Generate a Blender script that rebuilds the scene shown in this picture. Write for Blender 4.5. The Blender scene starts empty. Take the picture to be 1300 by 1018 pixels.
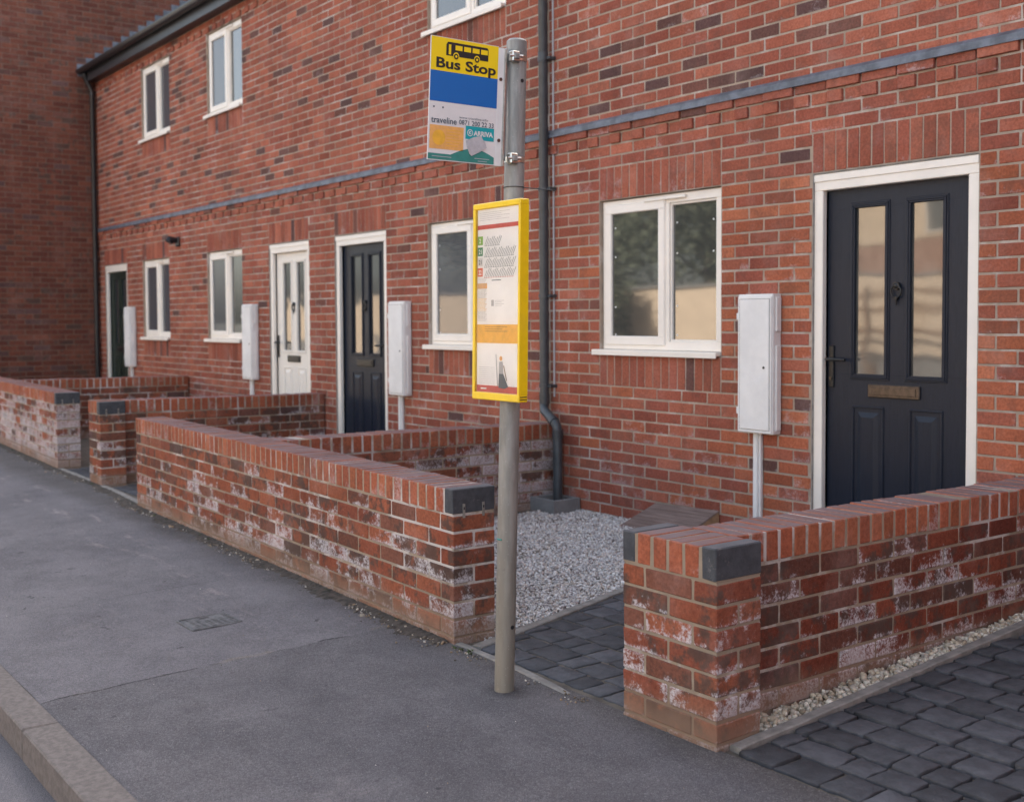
import bpy, math, random
import numpy as np
from mathutils import Vector, Matrix

# ------------------------------------------------------------------ camera / world / sun
scene = bpy.context.scene
C = scene.collection
CAM = np.array([4.793, -5.223, 1.290]); YAW, PITCH, ROLL, FOC = -0.9253, -0.0415, -0.0056, 1433.05
_F = np.array([math.sin(YAW)*math.cos(PITCH), math.cos(YAW)*math.cos(PITCH), math.sin(PITCH)])
_r = np.array([math.cos(YAW), -math.sin(YAW), 0.0]); _u = np.cross(_r, _F)
_R = math.cos(ROLL)*_r + math.sin(ROLL)*_u; _U = -math.sin(ROLL)*_r + math.cos(ROLL)*_u
cd = bpy.data.cameras.new('camera'); cam = bpy.data.objects.new('camera', cd); C.objects.link(cam)
m = Matrix.Identity(4)
for i in range(3):
    m[i][0], m[i][1], m[i][2], m[i][3] = _R[i], _U[i], -_F[i], CAM[i]
cam.matrix_world = m
cd.sensor_fit = 'HORIZONTAL'; cd.sensor_width = 36.0; cd.lens = FOC/1300*36.0
cd.shift_y = -44.5/1300
cd.clip_start = 0.05; cd.clip_end = 2000
cd.dof.use_dof = True; cd.dof.focus_distance = 4.35; cd.dof.aperture_fstop = 3.2
scene.camera = cam

SUN_EL = 41.0; SUN_AZ = -14.0          # degrees, azimuth measured from +Y towards +X
world = bpy.data.worlds.new('World'); scene.world = world; world.use_nodes = True
wn = world.node_tree; wn.nodes.clear()
sky = wn.nodes.new('ShaderNodeTexSky'); sky.sky_type = 'NISHITA'; sky.sun_disc = False
sky.sun_elevation = math.radians(SUN_EL); sky.sun_rotation = math.radians(SUN_AZ)
sky.air_density = 1.0; sky.dust_density = 3.5; sky.ozone_density = 1.0
bg = wn.nodes.new('ShaderNodeBackground'); bg.inputs['Strength'].default_value = 0.14
wo = wn.nodes.new('ShaderNodeOutputWorld')
hs = wn.nodes.new('ShaderNodeHueSaturation'); hs.inputs['Saturation'].default_value = 0.60   # thin high haze
wm = wn.nodes.new('ShaderNodeMix'); wm.data_type = 'RGBA'; wm.blend_type = 'MULTIPLY'; wm.inputs[0].default_value = 1.0
wm.inputs[7].default_value = (1.025, 1.012, 0.97, 1)
wn.links.new(sky.outputs[0], hs.inputs['Color']); wn.links.new(hs.outputs[0], wm.inputs[6]); wn.links.new(wm.outputs[2], bg.inputs['Color']); wn.links.new(bg.outputs[0], wo.inputs['Surface'])
sd = bpy.data.lights.new('sun', 'SUN'); sd.energy = 4.5; sd.angle = math.radians(0.5); sd.color = (1.0, 0.94, 0.85)
sun = bpy.data.objects.new('sun', sd); C.objects.link(sun)
e_, a_ = math.radians(SUN_EL), math.radians(SUN_AZ)
sdir = Vector((math.sin(a_)*math.cos(e_), math.cos(a_)*math.cos(e_), math.sin(e_)))
sun.rotation_euler = sdir.to_track_quat('Z', 'Y').to_euler(); sun.location = (0, 10, 20)
scene.view_settings.view_transform = 'Standard'; scene.view_settings.look = 'None'
scene.view_settings.gamma = 1.0; scene.view_settings.exposure = 2.08
scene.render.engine = 'CYCLES'

rng = np.random.default_rng(7); random.seed(7)

# ------------------------------------------------------------------ materials
def s2l(c):
    return tuple((x/12.92 if x <= 0.04045 else ((x+0.055)/1.055)**2.4) for x in c)

class NT:
    def __init__(s, name):
        s.m = bpy.data.materials.new(name); s.m.use_nodes = True; s.t = s.m.node_tree; s.t.nodes.clear()
        s.out = s.n('ShaderNodeOutputMaterial'); s.b = s.n('ShaderNodeBsdfPrincipled')
        s.l(s.b.outputs[0], s.out.inputs['Surface'])
    def n(s, t): return s.t.nodes.new(t)
    def l(s, a, b): s.t.links.new(a, b)
    def put(s, sock, v):
        if hasattr(v, 'is_output') or isinstance(v, bpy.types.NodeSocket): s.l(v, sock)
        elif isinstance(v, (tuple, list)) and len(v) == 3 and sock.type == 'RGBA': sock.default_value = (*v, 1)
        else: sock.default_value = v
    def pos(s):
        if not hasattr(s, '_p'): s._p = s.n('ShaderNodeNewGeometry').outputs['Position']
        return s._p
    def sep(s, v):
        n = s.n('ShaderNodeSeparateXYZ'); s.l(v, n.inputs[0]); return n.outputs
    def map(s, v, sc=(1, 1, 1), loc=(0, 0, 0), rot=(0, 0, 0)):
        n = s.n('ShaderNodeMapping'); s.l(v, n.inputs[0]); n.inputs['Scale'].default_value = sc
        n.inputs['Location'].default_value = loc; n.inputs['Rotation'].default_value = rot; return n.outputs[0]
    def noise(s, scale, detail=4, rough=0.5, v=None, dist=0.0):
        n = s.n('ShaderNodeTexNoise'); s.l(v if v is not None else s.pos(), n.inputs['Vector'])
        n.inputs['Scale'].default_value = scale; n.inputs['Detail'].default_value = detail
        n.inputs['Roughness'].default_value = rough; n.inputs['Distortion'].default_value = dist
        return n.outputs[0]
    def voro(s, scale, v=None, feat='F1', out=0):
        n = s.n('ShaderNodeTexVoronoi'); n.feature = feat
        s.l(v if v is not None else s.pos(), n.inputs['Vector']); n.inputs['Scale'].default_value = scale
        return n.outputs[out]
    def rng(s, v, a, b, c=0.0, d=1.0, smooth=True):
        n = s.n('ShaderNodeMapRange'); n.interpolation_type = 'SMOOTHSTEP' if smooth else 'LINEAR'
        s.put(n.inputs['Value'], v)
        for k, x in zip(('From Min', 'From Max', 'To Min', 'To Max'), (a, b, c, d)): s.put(n.inputs[k], x)
        return n.outputs[0]
    def math(s, op, a, b=0.0, c=None):
        n = s.n('ShaderNodeMath'); n.operation = op; s.put(n.inputs[0], a); s.put(n.inputs[1], b)
        if c is not None: s.put(n.inputs[2], c)
        return n.outputs[0]
    def mix(s, f, a, b, mode='MIX'):
        n = s.n('ShaderNodeMix'); n.data_type = 'RGBA'; n.blend_type = mode; n.clamp_factor = True
        s.put(n.inputs[0], f); s.put(n.inputs[6], a); s.put(n.inputs[7], b); return n.outputs[2]
    def scale(s, c, f):
        n = s.n('ShaderNodeVectorMath'); n.operation = 'SCALE'; s.put(n.inputs[0], c); s.put(n.inputs['Scale'], f)
        return n.outputs[0]
    def attr(s, name='Col'):
        n = s.n('ShaderNodeAttribute'); n.attribute_name = name; return n.outputs
    def bump(s, h, strength=0.5, dist=0.002):
        n = s.n('ShaderNodeBump'); n.inputs['Strength'].default_value = strength
        n.inputs['Distance'].default_value = dist; s.l(h, n.inputs['Height']); s.l(n.outputs[0], s.b.inputs['Normal'])
    def set(s, color=None, rough=None, **k):
        if color is not None: s.put(s.b.inputs['Base Color'], color)
        if rough is not None: s.put(s.b.inputs['Roughness'], rough)
        for kk, v in k.items(): s.put(s.b.inputs[kk.replace('_', ' ')], v)
        return s.m

def brick_mat(name, efflo=0.0, zfall=None, mud=False, drag=True, brind=1.0, pink=0.2, top=False):
    t = NT(name); a = t.attr(); col = a['Color']; al = a['Alpha']
    z = t.sep(t.pos())[2]
    g = t.rng(t.noise(70, 5, 0.65), 0.3, 0.7, 0.78, 1.18)
    col = t.scale(col, g)
    col = t.scale(col, t.rng(t.noise(0.9, 4, .55), .35, .65, .90, 1.08))
    col = t.mix(t.rng(t.noise(300, 2, .6), .62, .75, 0, .35), col, (0.5, 0.36, 0.3))
    bl = t.rng(t.math('ADD', t.noise(12, 5, 0.65), t.math('MULTIPLY', al, 0.20)), 0.53, 0.68, 0.0, 0.85*brind)
    col = t.mix(bl, col, (0.085, 0.058, 0.048))
    pk = t.rng(t.noise(3.2, 8, 0.7), 0.48, 0.72, 0.0, pink)
    col = t.mix(pk, col, (0.50, 0.36, 0.32))
    if efflo > 0:
        hsh = t.math('FRACT', t.math('MULTIPLY', t.sep(a['Color'])[0], 7919.0))
        zt = t.rng(z, zfall[0], zfall[1], zfall[2], zfall[3], False) if zfall is not None else -0.06
        lu, lv, lz = t.sep(t.attr('Loc')['Color'])
        edge = t.math('ADD', t.rng(lz, 0.45, 0.0, 0.0, 0.075), t.rng(t.math('ABSOLUTE', t.math('SUBTRACT', lu, 0.5)), 0.40, 0.5, 0.0, 0.045))
        e1 = t.math('ADD', t.math('ADD', t.noise(8.0, 10, 0.76), t.math('MULTIPLY', t.math('SUBTRACT', hsh, 0.5), 0.24)), t.math('ADD', zt, edge))
        e = t.rng(e1, 0.555, 0.66)
        gr = t.rng(t.noise(85, 8, 0.8), 0.42, 0.55)
        thick = t.rng(e1, 0.62, 0.82, 0, .8)
        gr = t.math('MAXIMUM', gr, thick)
        col = t.mix(t.math('MULTIPLY', t.math('MULTIPLY', e, gr), efflo), col, (0.60, 0.56, 0.57))
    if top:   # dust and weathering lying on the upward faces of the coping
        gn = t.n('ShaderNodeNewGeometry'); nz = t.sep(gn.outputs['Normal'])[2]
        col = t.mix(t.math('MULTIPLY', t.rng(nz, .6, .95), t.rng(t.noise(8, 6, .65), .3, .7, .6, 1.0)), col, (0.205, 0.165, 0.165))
    if mud:
        md = t.rng(t.math('ADD', z, t.math('MULTIPLY', t.noise(6, 5, 0.6), 0.10)), -0.02, 0.10, 0.75, 0.0)
        col = t.mix(md, col, (0.235, 0.155, 0.110))
    if drag:
        h = t.noise(1, 3, 0.6, t.map(t.pos(), (420, 420, 60)))
    else:
        h = t.noise(210, 5, 0.7)
    h2 = t.noise(45, 4, 0.6)
    t.bump(t.math('ADD', t.math('MULTIPLY', h, 0.5), h2), 0.55, 0.0035)
    col = t.scale(col, t.rng(t.noise(1, 5, .6, t.map(t.pos(), (5, 5, .55))), .35, .65, .91, 1.06))
    return t.set(col, 0.92, Specular_IOR_Level=0.10)

def mortar_mat(name, c=(0.40, 0.325, 0.25), efflo=0.0, mud=False):
    t = NT(name); col = t.mix(t.rng(t.noise(5, 6, 0.6), 0.35, 0.65), c, tuple(x*0.78 for x in c))
    if efflo:
        e = t.rng(t.noise(2.2, 6, 0.7), 0.5, 0.62, 0, efflo); col = t.mix(e, col, (0.62, 0.57, 0.54))
    if mud:
        z = t.sep(t.pos())[2]
        col = t.mix(t.rng(z, -0.02, 0.09, 0.8, 0.0), col, (0.23, 0.155, 0.110))
    t.bump(t.noise(260, 4, 0.7), 0.6, 0.003)
    return t.set(col, 0.95, Specular_IOR_Level=0.2)

def plain(name, c, rough=0.5, noise=0.0, nscale=20, bump=0.0, bscale=200, metal=0.0, spec=0.5, coat=0.0):
    t = NT(name); col = c
    if noise: col = t.mix(t.rng(t.noise(nscale, 6, 0.65), 0.35, 0.65, 0, 1), c, tuple(x*(1-noise) for x in c))
    if bump: t.bump(t.noise(bscale, 4, 0.6), bump, 0.002)
    return t.set(col, rough, Metallic=metal, Specular_IOR_Level=spec, Coat_Weight=coat)

M = {}
M['brick'] = brick_mat('house_brick', efflo=0.35, zfall=(0.0, 1.0, -.03, -.10), drag=True, brind=0.35, pink=0.16)
M['brick_far'] = brick_mat('old_brick', efflo=0.0, drag=False, pink=0.10)
M['brick_g'] = brick_mat('garden_wall_brick', efflo=0.88, zfall=(0.0, 0.46, 0.05, -0.085), mud=True, drag=False, pink=0.15)
M['brick_w'] = brick_mat('whitened_garden_brick', efflo=0.75, zfall=(0.0, 0.50, 0.20, 0.05), mud=True, drag=False, pink=0.3)
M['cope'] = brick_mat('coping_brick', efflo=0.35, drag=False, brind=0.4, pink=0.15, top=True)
M['mortar'] = mortar_mat('house_mortar', (0.39, 0.31, 0.245), efflo=0.45)
M['mortar_far'] = mortar_mat('old_mortar', (0.195, 0.128, 0.10))
M['mortar_g'] = mortar_mat('garden_mortar', (0.345, 0.27, 0.20), efflo=0.75, mud=True)
def blue_mat():
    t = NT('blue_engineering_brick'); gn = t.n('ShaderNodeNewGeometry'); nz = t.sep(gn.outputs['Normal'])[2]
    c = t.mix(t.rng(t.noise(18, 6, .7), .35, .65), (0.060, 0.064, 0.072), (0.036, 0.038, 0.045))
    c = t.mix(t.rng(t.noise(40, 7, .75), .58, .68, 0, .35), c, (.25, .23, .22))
    c = t.mix(t.math('MULTIPLY', t.rng(nz, .6, .95), t.rng(t.noise(9, 5, .6), .3, .7, .35, .8)), c, (0.155, 0.145, 0.150))  # upward faces painted paler for the sky reflected on top
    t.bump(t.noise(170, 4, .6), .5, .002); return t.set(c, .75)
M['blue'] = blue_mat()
M['upvc'] = plain('white_upvc', (0.82, 0.765, 0.695), 0.42, 0.07, 3)
M['grp'] = plain('white_meter_box', (0.74, 0.73, 0.72), 0.5, 0.10, 5, 0.15, 300)
M['galv'] = None
M['blackpl'] = plain('black_plastic', (0.018, 0.020, 0.024), 0.35, 0.3, 8)
M['greypl'] = plain('dark_grey_pipe', (0.050, 0.058, 0.066), 0.42, 0.3, 10)
M['lead'] = plain('lead_flashing', (0.145, 0.165, 0.205), 0.5, 0.5, 9, 0.5, 30)
M['steel'] = plain('stainless_steel', (0.62, 0.60, 0.56), 0.3, 0.2, 40, 0.1, 200, metal=1.0)
M['brass'] = plain('letterbox_metal', (0.12, 0.090, 0.068), 0.42, 0.35, 40, metal=0.7)
M['blackmetal'] = plain('black_ironmongery', (0.015, 0.015, 0.016), 0.35, 0, 1, metal=0.3)
M['concrete'] = plain('concrete', (0.27, 0.25, 0.228), 0.9, 0.35, 14, 0.6, 160)
M['conc_grey'] = plain('grey_concrete_surround', (0.215, 0.215, 0.215), 0.85, 0.2, 9, 0.4, 120)
M['iron'] = plain('worn_cover_metal', (0.145, 0.14, 0.142), 0.75, 0.4, 30, 0.6, 150)
M['kerb'] = plain('kerb_concrete', (0.175, 0.148, 0.134), 0.9, 0.3, 45, 0.8, 200)
M['rust'] = plain('rusty_screw', (0.10, 0.04, 0.025), 0.7, 0.3, 90)
M['wood'] = plain('weathered_timber', (0.28, 0.16, 0.085), 0.8, 0.4, 25, 0.4, 90)
M['render_tan'] = plain('tan_brickwork', (0.40, 0.24, 0.17), 0.9, 0.15, 8)
M['slate'] = plain('roof_slate', (0.06, 0.065, 0.075), 0.6, 0.4, 6, 0.4, 30)
M['render'] = plain('cream_render', (0.70, 0.545, 0.39), 0.9, 0.12, 3, 0.3, 60)
M['fascia'] = plain('dark_fascia', (0.035, 0.036, 0.042), 0.4, 0.2, 5)
M['white'] = plain('printed_white', (0.72, 0.70, 0.69), 0.45, 0.06, 14)
M['paper'] = plain('poster_paper', (0.90, 0.89, 0.88), 0.5, 0.05, 10)
M['yellow'] = plain('yellow_vinyl', (0.86, 0.61, 0.004), 0.45)
M['yframe'] = plain('yellow_paint', (0.86, 0.56, 0.004), 0.34, 0.08, 20, coat=0.2)
M['blueink'] = plain('blue_vinyl', (0.0, 0.125, 0.43), 0.42)
M['blackink'] = plain('black_print', (0.012, 0.012, 0.014), 0.5)
M['greyink'] = plain('grey_print', (0.07, 0.10, 0.13), 0.55)
M['palegrey'] = plain('pale_grey_print', (0.42, 0.42, 0.44), 0.6)
M['teal'] = plain('teal_print', (0.0, 0.33, 0.37), 0.45)
M['green'] = plain('sea_green_print', (0.035, 0.24, 0.21), 0.5, 0.15, 30)
M['orange'] = plain('faded_orange_print', (0.82, 0.42, 0.13), 0.5, 0.12, 60)
M['amber'] = plain('amber_print', (0.86, 0.46, 0.05), 0.45, 0.15, 25)
M['redprint'] = plain('faded_red_print', (0.60, 0.10, 0.085), 0.5, 0.12, 40)
M['g2'] = plain('green_route_tile', (0.22, 0.42, 0.08), 0.5)
M['g21'] = plain('dark_green_route_tile', (0.05, 0.24, 0.12), 0.5)
M['r22'] = plain('red_route_tile', (0.70, 0.16, 0.09), 0.5)
M['patch'] = plain('torn_grey_backing', (0.50, 0.48, 0.50), 0.8, 0.2, 40, 0.4, 90)
M['dark_room'] = plain('dark_recess', (0.01, 0.01, 0.011), 0.9)
M['soil'] = plain('soil', (0.085, 0.068, 0.055), 0.95, 0.6, 30, 0.9, 130)

def galv():
    t = NT('galvanised_steel'); z = t.sep(t.pos())[2]
    c = t.mix(t.rng(t.noise(1, 5, 0.6, t.map(t.pos(), (30, 30, 6))), 0.35, 0.65), (0.30, 0.30, 0.29), (0.20, 0.20, 0.193))
    c = t.mix(t.rng(t.math('ADD', z, t.math('MULTIPLY', t.noise(3, 4, .6), 0.9)), 0.1, 1.9, 0.75, 0.0), c, (0.245, 0.205, 0.150))
    c = t.mix(t.rng(t.noise(24, 7, .7), .62, .72, 0, .5), c, (0.10, 0.085, 0.07))
    c = t.mix(t.rng(t.voro(60), 0.0, 0.16, 0.5, 0.0), c, (0.50, 0.49, 0.47))
    t.bump(t.noise(90, 5, 0.6), 0.25, 0.0015)
    return t.set(c, 0.55, Metallic=0.25)
M['galv'] = galv()

def glass_mat(name, tint=(0.045, 0.047, 0.046), ior=2.1, rough=0.035, warp=0.05, interior=None):
    t = NT(name)
    t.bump(t.noise(1.6, 2, 0.5), warp, 0.02)
    c = tint
    if interior: c = t.mix(t.rng(t.noise(2.5, 3, .5), .4, .6), tint, interior)
    return t.set(c, rough, IOR=ior, Specular_IOR_Level=0.5)
M['glass'] = glass_mat('window_glass')
M['glass_grey'] = glass_mat('window_glass_with_grey_blind', (0.075, 0.078, 0.088), ior=1.5)
M['glass_door'] = glass_mat('door_glass', (0.04, 0.042, 0.045), ior=1.55, rough=0.06, warp=0.5)
M['glass_door_near'] = glass_mat('bright_door_glass', (0.05, 0.048, 0.045), ior=1.85, rough=0.045, warp=0.16, interior=(0.10, 0.095, 0.085))
M['dot'] = plain('white_spacer', (0.75, 0.75, 0.74), 0.6)

def doormat(name, c, c2, rough=0.38):
    t = NT(name)
    gr = t.noise(1, 7, 0.7, t.map(t.pos(), (90, 90, 7)), 1.2)
    col = t.mix(t.rng(gr, .35, .65), c, c2)
    t.bump(gr, 0.6, 0.0022)
    return t.set(col, rough, Specular_IOR_Level=0.3)
M['door_black'] = doormat('anthracite_door_skin', (0.006, 0.0105, 0.0215), (0.010, 0.0155, 0.029), .40)
M['door_white'] = doormat('white_door_skin', (0.76, 0.72, 0.66), (0.72, 0.68, 0.62))
M['door_green'] = doormat('dark_green_door_skin', (0.012, 0.022, 0.018), (0.016, 0.028, 0.022))

def asphalt(name, road=False):
    t = NT(name); p = t.pos(); x, y, z = t.sep(p)
    base = t.mix(t.rng(t.noise(1.1, 6, .6), .35, .65), (0.184, 0.169, 0.176), (0.146, 0.134, 0.143))
    if not road:
        # newer, darker tarmac beyond a trench line across the path
        w = t.math('MULTIPLY', t.math('SUBTRACT', t.noise(5, 4, .6), 0.5), 0.09)
        xx = t.math('ADD', x, w)
        newm = t.rng(xx, 0.385, 0.395)
        base = t.mix(newm, base, t.mix(t.rng(t.noise(2.5, 6, .65), .35, .65), (0.142, 0.130, 0.135), (0.112, 0.103, 0.109)))
        crack = t.rng(t.math('ABSOLUTE', t.math('SUBTRACT', xx, 0.387)), 0.002, 0.009, 1.0, 0.0)
        base = t.mix(t.math('MULTIPLY', crack, t.rng(t.noise(3.1, 3, .6), .50, .58)), base, (0.02, 0.019, 0.02))
        sandy = t.rng(t.math('ABSOLUTE', t.math('SUBTRACT', xx, 0.375)), 0.004, 0.028, 0.55, 0.0)
        base = t.mix(t.math('MULTIPLY', sandy, t.rng(t.noise(2.3, 5, .6), .5, .6)), base, (0.20, 0.165, 0.12))
        x2 = t.math('ADD', x, t.math('MULTIPLY', t.noise(2, 4, .6), 0.16))
        c2 = t.rng(t.math('ABSOLUTE', t.math('ADD', x2, 0.92)), 0.002, 0.010, 0.55, 0.0)
        base = t.mix(t.math('MULTIPLY', c2, t.rng(t.noise(2.1, 3, .6), .42, .55)), base, (0.05, 0.047, 0.05))
        # scuffs of dried mortar near the wall
        sc = t.rng(t.noise(1, 8, .72, t.map(p, (2.2, 8, 1))), .54, .70)
        near = t.math('MULTIPLY', t.rng(y, -3.35, -2.95), t.math('MULTIPLY', t.rng(y, -2.62, -2.75), t.rng(x, .45, .1)))
        base = t.mix(t.math('MULTIPLY', t.math('MULTIPLY', sc, near), 0.6), base, (0.42, 0.36, 0.34))
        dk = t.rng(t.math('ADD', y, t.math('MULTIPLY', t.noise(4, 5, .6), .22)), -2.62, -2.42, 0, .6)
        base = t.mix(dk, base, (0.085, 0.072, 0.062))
        st = t.rng(t.noise(2.3, 9, .7), .60, .70, 0, .35)
        base = t.mix(st, base, (0.22, 0.19, 0.185))
        sp = t.rng(t.noise(9, 3, .5), .70, .73, 0, .7)
        base = t.mix(sp, base, (0.045, 0.042, 0.045))
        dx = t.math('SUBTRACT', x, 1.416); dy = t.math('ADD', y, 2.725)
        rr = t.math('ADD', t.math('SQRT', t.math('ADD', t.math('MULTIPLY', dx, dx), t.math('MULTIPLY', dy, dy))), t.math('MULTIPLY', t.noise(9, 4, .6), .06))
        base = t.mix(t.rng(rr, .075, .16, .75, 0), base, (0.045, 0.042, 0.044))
        base = t.scale(base, t.rng(t.noise(75, 3, .7), .3, .7, .82, 1.2))
        base = t.scale(base, t.rng(t.noise(3.4, 10, .78), .32, .68, .82, 1.18))
        base = t.mix(t.rng(t.noise(1, 6, .7, t.map(p, (.7, 2.6, 1), rot=(0, 0, .3))), .50, .70, 0, .30), base, (0.205, 0.19, 0.195))
        base = t.mix(t.rng(t.voro(7.5), .035, .05, .55, 0), base, (0.07, 0.066, 0.07))
    vr = t.voro(230, out=1)
    br = t.math('POWER', t.sep(vr)[0], 5.0)
    base = t.mix(t.math('MULTIPLY', br, 0.34), base, (0.33, 0.31, 0.31))
    base = t.mix(t.rng(t.voro(260), 0.35, 0.7, 0.0, 0.35), base, (0.035, 0.033, 0.036))
    h = t.math('SUBTRACT', t.noise(30, 5, .7), t.math('MULTIPLY', t.voro(230), 1.0))
    t.bump(h, 0.8, 0.004)
    return t.set(base, 0.88, Specular_IOR_Level=0.3)
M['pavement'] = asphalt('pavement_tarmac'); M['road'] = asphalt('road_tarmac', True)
def attr_mat(name, rough=0.85, nscale=60, bump=0.5, bscale=180, lo=0.8, hi=1.15, dist=0.003):
    t = NT(name); a = t.attr(); c = t.scale(a['Color'], t.rng(t.noise(nscale, 5, .65), .3, .7, lo, hi))
    t.bump(t.math('ADD', t.noise(bscale, 5, .6), t.math('MULTIPLY', t.noise(bscale*0.2, 3, .5), 2.0)), bump, dist); return t.set(c, rough, Specular_IOR_Level=0.3)
M['sett'] = attr_mat('charcoal_paving_sett', 0.85, 14, 0.7, 110, 0.75, 1.2, 0.006)
M['stone'] = attr_mat('loose_stone', 0.85, 150, 0.2, 300, 0.85, 1.1)
M['leaf'] = attr_mat('leaf', 0.6, 5, 0.0, 10, 0.9, 1.1)
M['bark'] = plain('bark', (0.10, 0.075, 0.055), 0.9, 0.4, 20, 0.6, 60)
M['sand'] = plain('jointing_sand', (0.145, 0.120, 0.095), 0.95, 0.45, 12, 0.7, 240)
M['gravelbed'] = plain('gravel_bed', (0.22, 0.21, 0.21), 0.95, 0.5, 90, 0.8, 150)
M['earth'] = plain('rough_ground', (0.11, 0.105, 0.085), 0.95, 0.4, 1.5, 0.5, 20)
def board_mat():
    t = NT('brown_ribbed_board')
    w = t.sep(t.attr('Col')['Color'])
    col = t.mix(t.rng(t.noise(1, 5, .6, t.map(t.pos(), (4, 30, 30))), .35, .65), (0.20, 0.14, 0.12), (0.14, 0.095, 0.08))
    t.bump(t.noise(140, 4, .6), .3, .002)
    return t.set(col, 0.8)
M['board'] = board_mat()

# ------------------------------------------------------------------ mesh builder
_sg = [(a, b, c) for a in (-1, 1) for b in (-1, 1) for c in (-1, 1)]
def _template():
    V = []; idx = {}
    for ci, s in enumerate(_sg):
        for ax in range(3):
            idx[(s, ax)] = len(V); V.append((ci, ax))
    def P(k):
        ci, ax = V[k]; s = np.array(_sg[ci], float); o = s*0.8; o[ax] = s[ax]; return o
    F = []
    for ax in range(3):
        o = [a for a in range(3) if a != ax]
        for sg in (-1, 1):
            q = []
            for (p, r) in ((-1, -1), (1, -1), (1, 1), (-1, 1)):
                s = [0, 0, 0]; s[ax] = sg; s[o[0]] = p; s[o[1]] = r; q.append(idx[(tuple(s), ax)])
            F.append(q)
    for ax in range(3):
        o = [a for a in range(3) if a != ax]
        for p in (-1, 1):
            for r in (-1, 1):
                s0 = [0, 0, 0]; s1 = [0, 0, 0]; s0[ax] = -1; s1[ax] = 1
                for s in (s0, s1): s[o[0]] = p; s[o[1]] = r
                F.append([idx[(tuple(s0), o[0])], idx[(tuple(s1), o[0])], idx[(tuple(s1), o[1])], idx[(tuple(s0), o[1])]])
    for s in _sg: F.append([idx[(s, 0)], idx[(s, 1)], idx[(s, 2)]])
    G = []
    for f in F:
        pts = [P(k) for k in f]; nrm = np.cross(pts[1]-pts[0], pts[2]-pts[0]); c = sum(pts)/len(pts)
        G.append(f if nrm @ c > 0 else f[::-1])
    S = np.array([_sg[ci] for ci, ax in V], float); A = np.array([ax for ci, ax in V])
    return S, A, G
_TS, _TA, _TF = _template()
_TCI = np.array([_sg.index(tuple(int(v) for v in s)) for s in _TS])

_TLC = np.column_stack([_TS*0.5+0.5, np.ones(24)])
class MB:
    def __init__(s, origin=(0, 0, 0)):
        s.v = []; s.n = 0; s.f = []; s.mi = []; s.col = []; s.lc = []; s.mats = []; s.o = np.array(origin, float); s.sm = []
    def mat(s, m):
        m = M[m] if isinstance(m, str) else m
        if m not in s.mats: s.mats.append(m)
        return s.mats.index(m)
    def add(s, V, F, mat, col=(1, 1, 1, 0), smooth=False, lc=None):
        V = np.asarray(V, float).reshape(-1, 3); b = s.n
        s.v.append(V); s.n += len(V); k = s.mat(mat)
        s.f.extend([[i+b for i in f] for f in F]); s.mi.extend([k]*len(F)); s.sm.extend([smooth]*len(F))
        s.lc.append(np.zeros((len(V), 4)) if lc is None else lc)
        cc = np.asarray(col, float)
        s.col.append(np.tile(cc, (len(V), 1)) if cc.ndim == 1 else cc)
        return s
    def box(s, x0, x1, y0, y1, z0, z1, mat, c=0.002, col=(1, 1, 1, 0), jit=0.0, fn=None):
        lo = np.array([x0, y0, z0], float); hi = np.array([x1, y1, z1], float); c = min(c, *((hi-lo)*0.3))
        mid = (lo+hi)/2; h = (hi-lo)/2
        ins = np.full((24, 3), c); ins[np.arange(24), _TA] = 0
        V = mid + _TS*(h-ins)
        if jit: V = V + rng.normal(0, jit, (8, 3))[_TCI]
        if fn is not None: V = fn(V)
        return s.add(V, _TF, mat, col, lc=_TLC)
    def quad(s, p, mat, col=(1, 1, 1, 0)): return s.add(p, [list(range(len(p)))], mat, col)
    def tube(s, pts, r, mat, seg=20, cap=True, smooth=True, col=(1, 1, 1, 0)):
        pts = [np.array(p, float) for p in pts]; rs = r if isinstance(r, (list, tuple)) else [r]*len(pts)
        V = []; prev = None
        for i, p in enumerate(pts):
            t = pts[min(i+1, len(pts)-1)]-pts[max(i-1, 0)]; t /= np.linalg.norm(t)
            if prev is None:
                a = np.array([0, 0, 1.0]) if abs(t[2]) < 0.9 else np.array([1.0, 0, 0]); u = np.cross(t, a)
            else: u = prev-t*(prev@t)
            u /= np.linalg.norm(u); prev = u; w = np.cross(t, u)
            for k in range(seg):
                a = 2*math.pi*k/seg; V.append(p+rs[i]*(u*math.cos(a)+w*math.sin(a)))
        F = []
        for i in range(len(pts)-1):
            for k in range(seg):
                k2 = (k+1) % seg; F.append([i*seg+k, i*seg+k2, (i+1)*seg+k2, (i+1)*seg+k])
        s.add(V, F, mat, col, smooth)
        if cap:
            b = (len(pts)-1)*seg
            s.add(V[:seg], [list(range(seg))[::-1]], mat, col); s.add(V[b:], [list(range(seg))], mat, col)
        return s
    def build(s, name, parent=None, label=None):
        me = bpy.data.meshes.new(name); V = np.vstack(s.v)-s.o
        me.from_pydata(V.tolist(), [], s.f)
        for mm in s.mats: me.materials.append(mm)
        me.polygons.foreach_set('material_index', s.mi); me.polygons.foreach_set('use_smooth', s.sm)
        at = me.color_attributes.new('Col', 'FLOAT_COLOR', 'POINT')
        at.data.foreach_set('color', np.vstack(s.col).astype(np.float32).ravel())
        a2 = me.attributes.new('Loc', 'FLOAT_COLOR', 'POINT'); a2.data.foreach_set('color', np.vstack(s.lc).astype(np.float32).ravel())
        me.update()
        o = bpy.data.objects.new(name, me); C.objects.link(o)
        if parent is not None: o.parent = parent
        else: o.location = tuple(s.o)
        if label: o['label'] = label
        return o

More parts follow.
